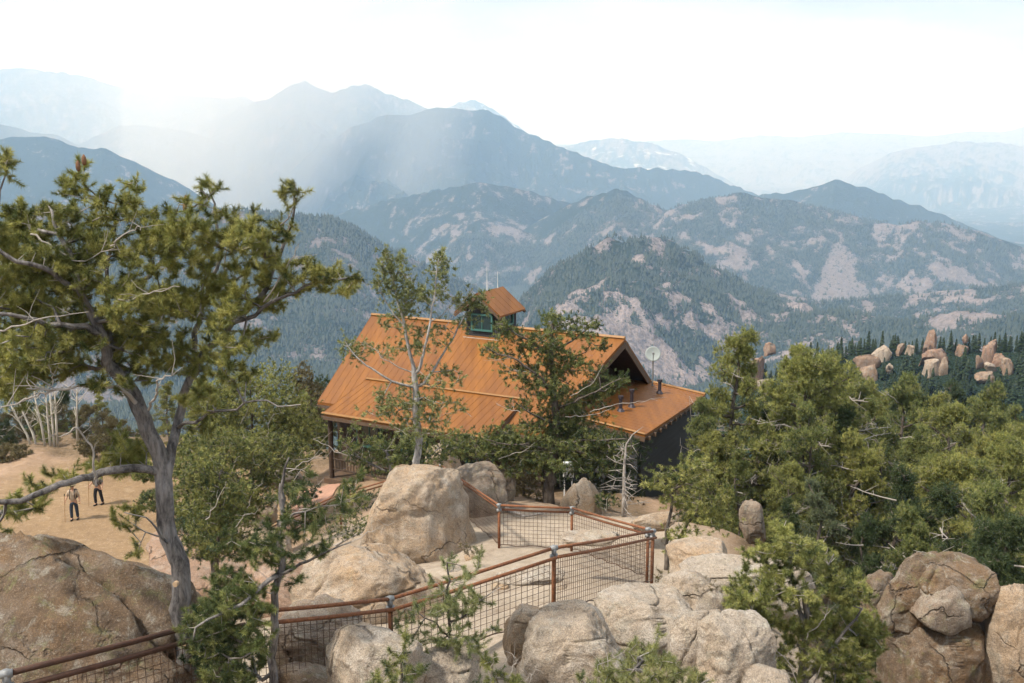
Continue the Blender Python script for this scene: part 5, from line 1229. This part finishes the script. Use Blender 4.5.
cr_ = np.where(rg.random(2600) < .45, rg.uniform(341, 353, 2600), rg.uniform(292, 345, 2600)); cp_ = rg.uniform(655, 1060, 2600); ca = np.arctan((cp_ - 512) / FPX)
cand = np.c_[cr_ * np.sin(ca), cr_ * np.cos(ca)]; zz, _ = terrain_at(cand[:, 0], cand[:, 1])
vis = []
for (X, Yk), z_, cr1 in zip(cand, zz, cr_):
    d = Yk * CP - z_ * SP; u_ = 512 + FPX * X / d; v_ = 341.5 - FPX * (Yk * SP + z_ * CP) / d
    if u_ > 1050 or v_ > 412: continue
    if cr1 < 346 and any(abs(u_ - f[0]) < f[3] * .55 + 2 and f[1] - f[4] * .5 - 2 < v_ < f[1] + f[4] * .5 + 16 for f in far): continue
    if any(abs(u_ - p[3]) < 3.2 and abs(v_ - p[4]) < 4.5 for p in vis): continue
    vis.append((X, Yk, z_, u_, v_))
print('knoll trees', len(vis))
vis = vis[:300]
for k, (X, Yk, z_, _u, _v) in enumerate(vis):
    tm, cm_ = CT[k % 4]; r_ = empty('far_conifer', (X, Yk, z_ - .2), rg.uniform(0, 6.28)); s_ = rg.uniform(.55, 1.1); r_.scale = (s_, s_, s_)
    tag(r_, 'small dark pointed conifer among the boulders on the far right knoll', 'tree', 'conifers on the far knoll')
    link('trunk', tm, None, r_); link('crown', cm_, None, r_)

# ---- low shrubs and grass tufts, logs
def shrub(label, px, py, Y, w_, h_, seed, fol='brown', dens=26, twig=True):
    px_tree('low_shrub', label, 'shrub', Y, [(L(Y, (px, py + h_ / 2 + 3), (px, py)), .012, .006)], [(px, py, w_ / 2, h_ / 2)], seed, fol, DEAD, .012, dens, 2, 14, .05 * max(1, Y / 20), .006 * max(1, Y / 16), .3, .003, scat=.06, step=.12)
shrub('grey dry shrub in the crevice left of the long pale ledge', 668, 580, 19, 30, 24, 901)
shrub('dry brown shrub below the long pale ledge', 705, 592, 16.4, 34, 24, 902)
shrub('small green shrub under the broad low boulder', 350, 615, 15, 26, 14, 903, 'green')
shrub('dry grass clump at the foot of the largest rounded boulder', 470, 548, 22, 20, 12, 904)
shrub('green shrub left of the pyramid boulder', 560, 476, 32, 26, 16, 905, 'deep')
shrub('low green shrub right of the pyramid boulder', 606, 500, 28.5, 26, 16, 906, 'green')
shrub('small green bush under the far rail fence corner', 355, 502, 31, 30, 16, 907, 'olive')
shrub('low green mat of juniper right of the slim pine', 345, 525, 27, 60, 22, 908, 'green')
for k, (px, py, Y, lb) in enumerate(((98, 446, 53, 'low brown shrub at the far edge of the yard just right of the pale stems'), (128, 452, 51, 'low green shrub at the far right edge of the yard'), (150, 470, 48, 'green shrub on the right side of the yard close behind the forked trunk'), (10, 455, 53, 'low shrub at the far left edge of the sandy yard'), (158, 500, 44, 'rounded shrub on the yard right behind the trunk of the big pine'), (250, 590, 26, 'green shrub on the pink slope left of the slim pine'), (300, 492, 36, 'low shrub on the pinkish path side nearest the slim pine'))):
    shrub(lb, px, py, Y, 40 if k not in (5,) else 30, 20, 920 + k, ['brown', 'green', 'olive', 'brown', 'green', 'green', 'deep'][k])
shrub('low dark juniper right of the pinkish path', 372, 500, 32, 34, 14, 909, 'deep')
def log(label, pts, r0, r1):
    P = [Vector(p) for p in pts]; b = P[0].copy(); o_ = empty('fallen_log', b); tag(o_, label, 'log')
    q = MB(); n = len(P); q.tube([p - b for p in P], np.linspace(r0, r1, n), 8); rg = np.random.default_rng(int(b.x * 100) % 1000 + 1)
    for _ in range(7):
        i = rg.integers(0, n - 1); p = P[i].lerp(P[i + 1], rg.random()) - b; d = rg.normal(0, .18, 3); d[2] = abs(d[2]); q.tube([p, p + Vector(d)], [r1 * .7, r1 * .25], 5)
    q.build('wood', DEAD, o_, smooth=True)
def on_ground(px, py, lift):
    Y = 8.0
    while Y < 70:
        p = at(px, py, Y)
        if p[2] < gz(p[0], p[1]): break
        Y += .1
    return Vector((p[0], p[1], gz(p[0], p[1]) + lift))
log('bleached fallen log on the gravel inside the far corner of the viewpoint fence', [on_ground(497, 508, .12), on_ground(510, 514, .1), on_ground(524, 519, .08), on_ground(545, 517, .1)], .07, .03)
log('thin bleached branch lying on the slope behind the broad low boulder', [on_ground(312, 560, .15), on_ground(335, 552, .18), on_ground(352, 543, .2), on_ground(364, 538, .2)], .05, .02)
log('short bleached log left of the pinkish path', [on_ground(262, 476, .1), on_ground(280, 470, .12), on_ground(298, 462, .1)], .08, .04)

# ================================================================ PEOPLE
SKIN = simple('skin', (.42, .24, .16), .6, 0, .1, 3)
TANC = simple('tan_shirt', (.42, .33, .24), .9, 0, .25, 8)
JEAN = simple('dark_blue_trousers', (.028, .040, .062), .9, 0, .3, 8)
BLK = simple('black_trousers', (.018, .018, .022), .9, 0, .3, 8)
HATM = simple('straw_hat', (.55, .45, .32), .85, 0, .2, 10)
GREYC = simple('grey_jacket', (.20, .19, .18), .9, 0, .3, 8)
BOOT = simple('dark_boots', (.02, .018, .016), .7, 0, .2, 8)
STRAP = simple('dark_backpack', (.05, .045, .05), .85, 0, .3, 8)
WOODP = simple('wooden_pole', (.40, .25, .12), .7, 0, .2, 8)
def skinmesh(name, verts, edges, radii, mat, parent, lv=2, root=0):
    me = bpy.data.meshes.new(name); me.from_pydata(verts, edges, []); o_ = link(name, me, mat, parent)
    bpy.context.view_layer.objects.active = o_
    m = o_.modifiers.new('skin', 'SKIN'); m.use_smooth_shade = True
    for i, r in enumerate(radii):
        sv = me.skin_vertices[0].data[i]; sv.radius = (r, r) if not hasattr(r, '__len__') else r; sv.use_root = (i == root)
    s_ = o_.modifiers.new('sub', 'SUBSURF'); s_.levels = lv; s_.render_levels = lv
    return o_
def person(label, loc, rz, shirt, trou, hat, step=.10, arm=.0):
    r_ = empty('person', loc, rz); tag(r_, label, 'person', None)
    hipz, shz = .90, 1.42
    handR, handL = (-.30, -.24, 1.02), (.30, -.10, .92)
    J = [(0, 0, hipz), (0, 0, 1.12), (0, .0, 1.34), (0, -.005, 1.50), (0, -.02, 1.60), (0, -.02, 1.70),      # 0-5 spine, neck, head
         (-.10, 0, hipz - .05), (-.11, -step, .50), (-.12, -step * .5, .09), (-.12, -step * .5 - .14, .04),       # 6-9 right leg
         (.10, 0, hipz - .05), (.11, step * .6, .50), (.12, step * 1.6, .09), (.12, step * 1.6 - .14, .04),   # 10-13 left leg
         (-.19, 0, shz - .03), (-.27, .02, 1.15), (-.30, -.16, 1.04), handR,                                # 14-17
         (.19, 0, shz - .03), (.26, .03, 1.13), (.29, -.05, .98), handL]                                    # 18-21
    E_ = [(0, 1), (1, 2), (2, 3), (3, 4), (4, 5), (0, 6), (6, 7), (7, 8), (8, 9), (0, 10), (10, 11), (11, 12), (12, 13), (2, 14), (14, 15), (15, 16), (16, 17), (2, 18), (18, 19), (19, 20), (20, 21)]
    Rd = [.12, .11, .13, .055, .085, .095, .085, .058, .042, .036, .085, .058, .042, .036, .06, .045, .036, .032, .06, .045, .036, .032]
    b = skinmesh('body', J, E_, Rd, SKIN, r_)
    skinmesh('shirt', [J[0], J[1], J[2], (0, 0, 1.46), J[14], J[15], J[18], J[19]], [(0, 1), (1, 2), (2, 3), (2, 4), (4, 5), (2, 6), (6, 7)], [.15, .135, .155, .075, .078, .062, .078, .062], shirt, r_)
    skinmesh('trousers', [(0, 0, .97), J[0], J[6], J[7], J[8], J[10], J[11], J[12]], [(0, 1), (1, 2), (2, 3), (3, 4), (1, 5), (5, 6), (6, 7)], [.13, .145, .105, .082, .07, .105, .082, .07], trou, r_, root=1)
    for k in (8, 12):
        p = Vector(J[k]); q = MB(); q.tube([p + Vector((0, .05, -.045)), p + Vector((0, -.05, -.05)), p + Vector((0, -.19, -.06))], [.05, .055, .035], 8); q.build('boot', BOOT, r_, smooth=True)
    hd_ = Vector((0, -.02, 1.66)); q = MB()
    q.tube([hd_ + Vector((0, .02, .0)), hd_ + Vector((0, .015, .10))], [.112, .095], 14); q.build('hair', BOOT, r_, smooth=True)
    q = MB(); q.tube([hd_ + Vector((0, 0, .065)), hd_ + Vector((0, 0, .078)), hd_ + Vector((0, 0, .09)), hd_ + Vector((0, 0, .17)), hd_ + Vector((0, 0, .20))], [.19, .20, .112, .10, .06], 20); q.build('hat' , hat, r_, smooth=True)
    q = MB()
    for s_ in (-1, 1): q.tube([(s_ * .02, -.118, 1.655), (s_ * .05, -.112, 1.655)], .012, 6)
    q.build('face', BOOT, b) if False else q.build('eyebrows', BOOT, r_)
    q = MB(); q.tube([(0, -.105, 1.665), (0, -.135, 1.625), (0, -.11, 1.615)], [.010, .018, .012], 6); q.build('nose', SKIN, r_, smooth=True)
    q = MB(); q.box((0, .21, 1.22), (.30, .16, .46)); q.build('backpack', STRAP, r_, bevel=.04)
    q = MB()
    for s_ in (-1, 1): q.tube([(s_ * .10, .16, 1.44), (s_ * .11, .02, 1.51), (s_ * .105, -.14, 1.40), (s_ * .11, -.165, 1.22), (s_ * .13, -.10, 1.05)], .02, 6)
    q.build('backpack_strap', STRAP, r_, smooth=True)
    for hnd in (handR, handL):
        q = MB(); h_ = Vector(hnd)
        for f_ in range(4): o_ = Vector((-.03 + f_ * .02, 0, -.01 - .004 * abs(f_ - 1.5))); q.tube([h_ + o_ + Vector((0, .0, -.02)), h_ + o_ + Vector((0, -.035, -.045)), h_ + o_ + Vector((0, -.025, -.08 - .008 * (f_ in (1, 2))))], [.009, .009, .007], 6)
        q.tube([h_ + Vector((.03, 0, 0)), h_ + Vector((.045, -.03, -.03)), h_ + Vector((.035, -.045, -.055))], [.011, .010, .008], 6)
        q.build('fingers', SKIN, r_, smooth=True)
    return r_, handR, handL
def walker(px, py, Y, h_px_note, **k):
    p = at(px, py, Y); p[2] = gz(p[0], p[1]); return p
def solve(px, py):
    q = on_ground_far(px, py); return q
def on_ground_far(px, py):
    Y = 38.0
    while Y < 60:
        p = at(px, py, Y)
        if p[2] < gz(p[0], p[1]): break
        Y += .05
    return Vector((p[0], p[1], gz(p[0], p[1])))
pA, pB = on_ground_far(75, 520), on_ground_far(99, 505)
a1, hR, hL = person('nearer person in pale hat, tan shirt and dark blue trousers on the sandy yard', pA, R(8), TANC, JEAN, HATM, .06)
a2, _, _ = person('person in black trousers and grey top half hidden by a bough, farther of two', pB, R(-10), GREYC, BLK, simple('grey_hat', (.25, .24, .23), .8), .10)
def pole(label, base, hand, rz, dx=-.06):
    M = Matrix.Rotation(rz, 3, 'Z'); top = base + M @ (Vector(hand) + Vector((0, 0, .35))); bot = base + M @ Vector((hand[0] + dx, hand[1] - .05, -.0)); d = (top - bot)
    o_ = empty('walking_pole', bot); tag(o_, label, 'walking pole'); q = MB(); q.tube([Vector((0, 0, 0)), d], [.013, .016], 8); q.build('shaft', WOODP, o_)
    q = MB(); q.tube([d * .93, d * 1.01], .022, 8); q.build('grip', BOOT, o_)
pole('wooden walking pole held by the person in dark blue trousers', pA, hR, R(8))
pole('wooden walking pole held by the person in black trousers', pB, hR, R(-10))
# ================================================================ SKY, SUN, AIR, CAMERA
w = bpy.data.worlds.new('World'); sc.world = w; w.use_nodes = True
nt = w.node_tree; nt.nodes.clear(); N = NT(nt)
SUN_DIR = Vector((-.62, -.30, .95)).normalized()
sun_el = math.asin(SUN_DIR.z); sun_az = math.atan2(SUN_DIR.x, SUN_DIR.y)
sky = N.n('ShaderNodeTexSky', sky_type='NISHITA'); sky.sun_disc = False; sky.sun_elevation = sun_el; sky.sun_rotation = sun_az
sky.altitude = 2500; sky.air_density = 1.2; sky.dust_density = 3
s10 = N.mix(1.0, sky.outputs[0], (.08, .08, .08), 'MULTIPLY')
v = N.coord('Generated')
mp = N.n('ShaderNodeMapping'); mp.inputs['Scale'].default_value = (1, 1, 4.2); mp.inputs['Location'].default_value = (.35, .1, .2); N.l(v, mp.inputs[0])
cn = N.noise(mp.outputs[0], 3.1, 7, .55, .4)
cloud = N.ramp(cn, [(.40, (.285, .29, .297)), (.50, (.375, .377, .379)), (.60, (.465, .462, .457))])
sx = N.n('ShaderNodeSeparateXYZ'); N.l(v, sx.inputs[0])
hz = N.ramp(sx.outputs[2], [(.0, 1), (.035, .65), (.10, .05)])
cloud = N.mix(hz, cloud, (.405, .415, .43))
cloud = N.mix(N.ramp(sx.outputs[2], [(.15, 0), (.40, 1)]), cloud, (.64, .665, .70))
cov = N.ramp(N.noise(mp.outputs[0], 1.3, 4, .5), [(.3, 1), (.75, .99)])
c = N.mix(cov, s10, cloud)
bg = N.n('ShaderNodeBackground'); bg.inputs[1].default_value = 1.0; N.l(c, bg.inputs[0])
o = N.n('ShaderNodeOutputWorld'); N.l(bg.outputs[0], o.inputs[0])
L = bpy.data.lights.new('sun', 'SUN'); L.energy = 3.9; L.angle = R(6.0); L.color = (1, .95, .87)
lo = bpy.data.objects.new('sun', L); COL.objects.link(lo); lo.rotation_euler = SUN_DIR.to_track_quat('Z', 'Y').to_euler()

def vol_mat(name, dens, col, an=.0):
    m = bpy.data.materials.new(name); m.use_nodes = True; t = m.node_tree; t.nodes.clear()
    out = t.nodes.new('ShaderNodeOutputMaterial'); pv = t.nodes.new('ShaderNodeVolumePrincipled')
    pv.inputs['Color'].default_value = (*col, 1); pv.inputs['Density'].default_value = dens; pv.inputs['Absorption Color'].default_value = (1, 1, 1, 1); pv.inputs['Anisotropy'].default_value = an
    t.links.new(pv.outputs[0], out.inputs['Volume'])
    return m
ztop = float(HH.max()) + 60; zbot = float(min(HH.min(), GZ.min())) - 2
def veil(label, px, Y, wpx, ztop_, tilt, dens, thick):
    # a hanging shaft of falling snow: a long soft lens of thin mist
    V_, F_ = ico(4); V_ = V_.copy(); w_ = wpx * Y / FPX / 2; hz_ = (ztop_ + 700) / 2
    V_[:, 1] *= (1 - np.abs(V_[:, 0]) * .97) ** 1.1
    c_ = at(px, 150, Y); V_ *= np.array([w_, thick, hz_]); V_[:, 0] += V_[:, 2] * tilt
    me = npmesh('rain_veil', V_, F_, True); o_ = link('rain_veil', me, vol_mat('veil_mist', dens, (.9, .95, 1.0))); o_.location = (c_[0], Y, (ztop_ - 700) / 2)
    tag(o_, label, 'mist', 'shafts of falling snow', 'stuff')
mb = MB(); mb.box((0, 0, (ztop + zbot) / 2), (61500, 61500, ztop - zbot))
hb = mb.build('haze', vol_mat('mountain_haze', HAZE_D, HAZE_C))
tag(hb, 'pale blue mountain haze thickening with distance over the valleys', 'haze', kind='stuff')

for k_, (px, Y, w_, tl, dn) in enumerate(((215, 6500, 300, .10, 5.2e-4), (280, 6900, 260, .16, 4.0e-4), (110, 7200, 320, .05, 3.0e-4), (430, 6400, 130, .12, 2.4e-4), (345, 7300, 130, .15, 3.2e-4), (180, 7000, 120, .12, 2.4e-4))):
    veil('pale shaft of falling snow drifting in front of the left mountains', px, Y, w_, ztop * .97, tl, dn, 900)

cam = bpy.data.cameras.new('camera'); cam.sensor_width = 36; cam.lens = FPX * 36 / 1024; cam.clip_start = .1; cam.clip_end = 80000
co = bpy.data.objects.new('camera', cam); COL.objects.link(co); co.location = (0, 0, 0); co.rotation_euler = (math.pi / 2 - PITCH, 0, 0)
sc.camera = co
sc.view_settings.view_transform = 'Standard'; sc.view_settings.look = 'None'; sc.view_settings.exposure = 0.84; sc.view_settings.gamma = 1
cy = sc.cycles
cy.max_bounces = 6; cy.diffuse_bounces = 2; cy.glossy_bounces = 2; cy.transmission_bounces = 4; cy.transparent_max_bounces = 8; cy.volume_bounces = 3
cy.use_denoising = True
try: cy.denoiser = 'OPENIMAGEDENOISE'
except Exception: pass
cy.caustics_reflective = False; cy.caustics_refractive = False
cy.use_adaptive_sampling = True; cy.adaptive_threshold = .02
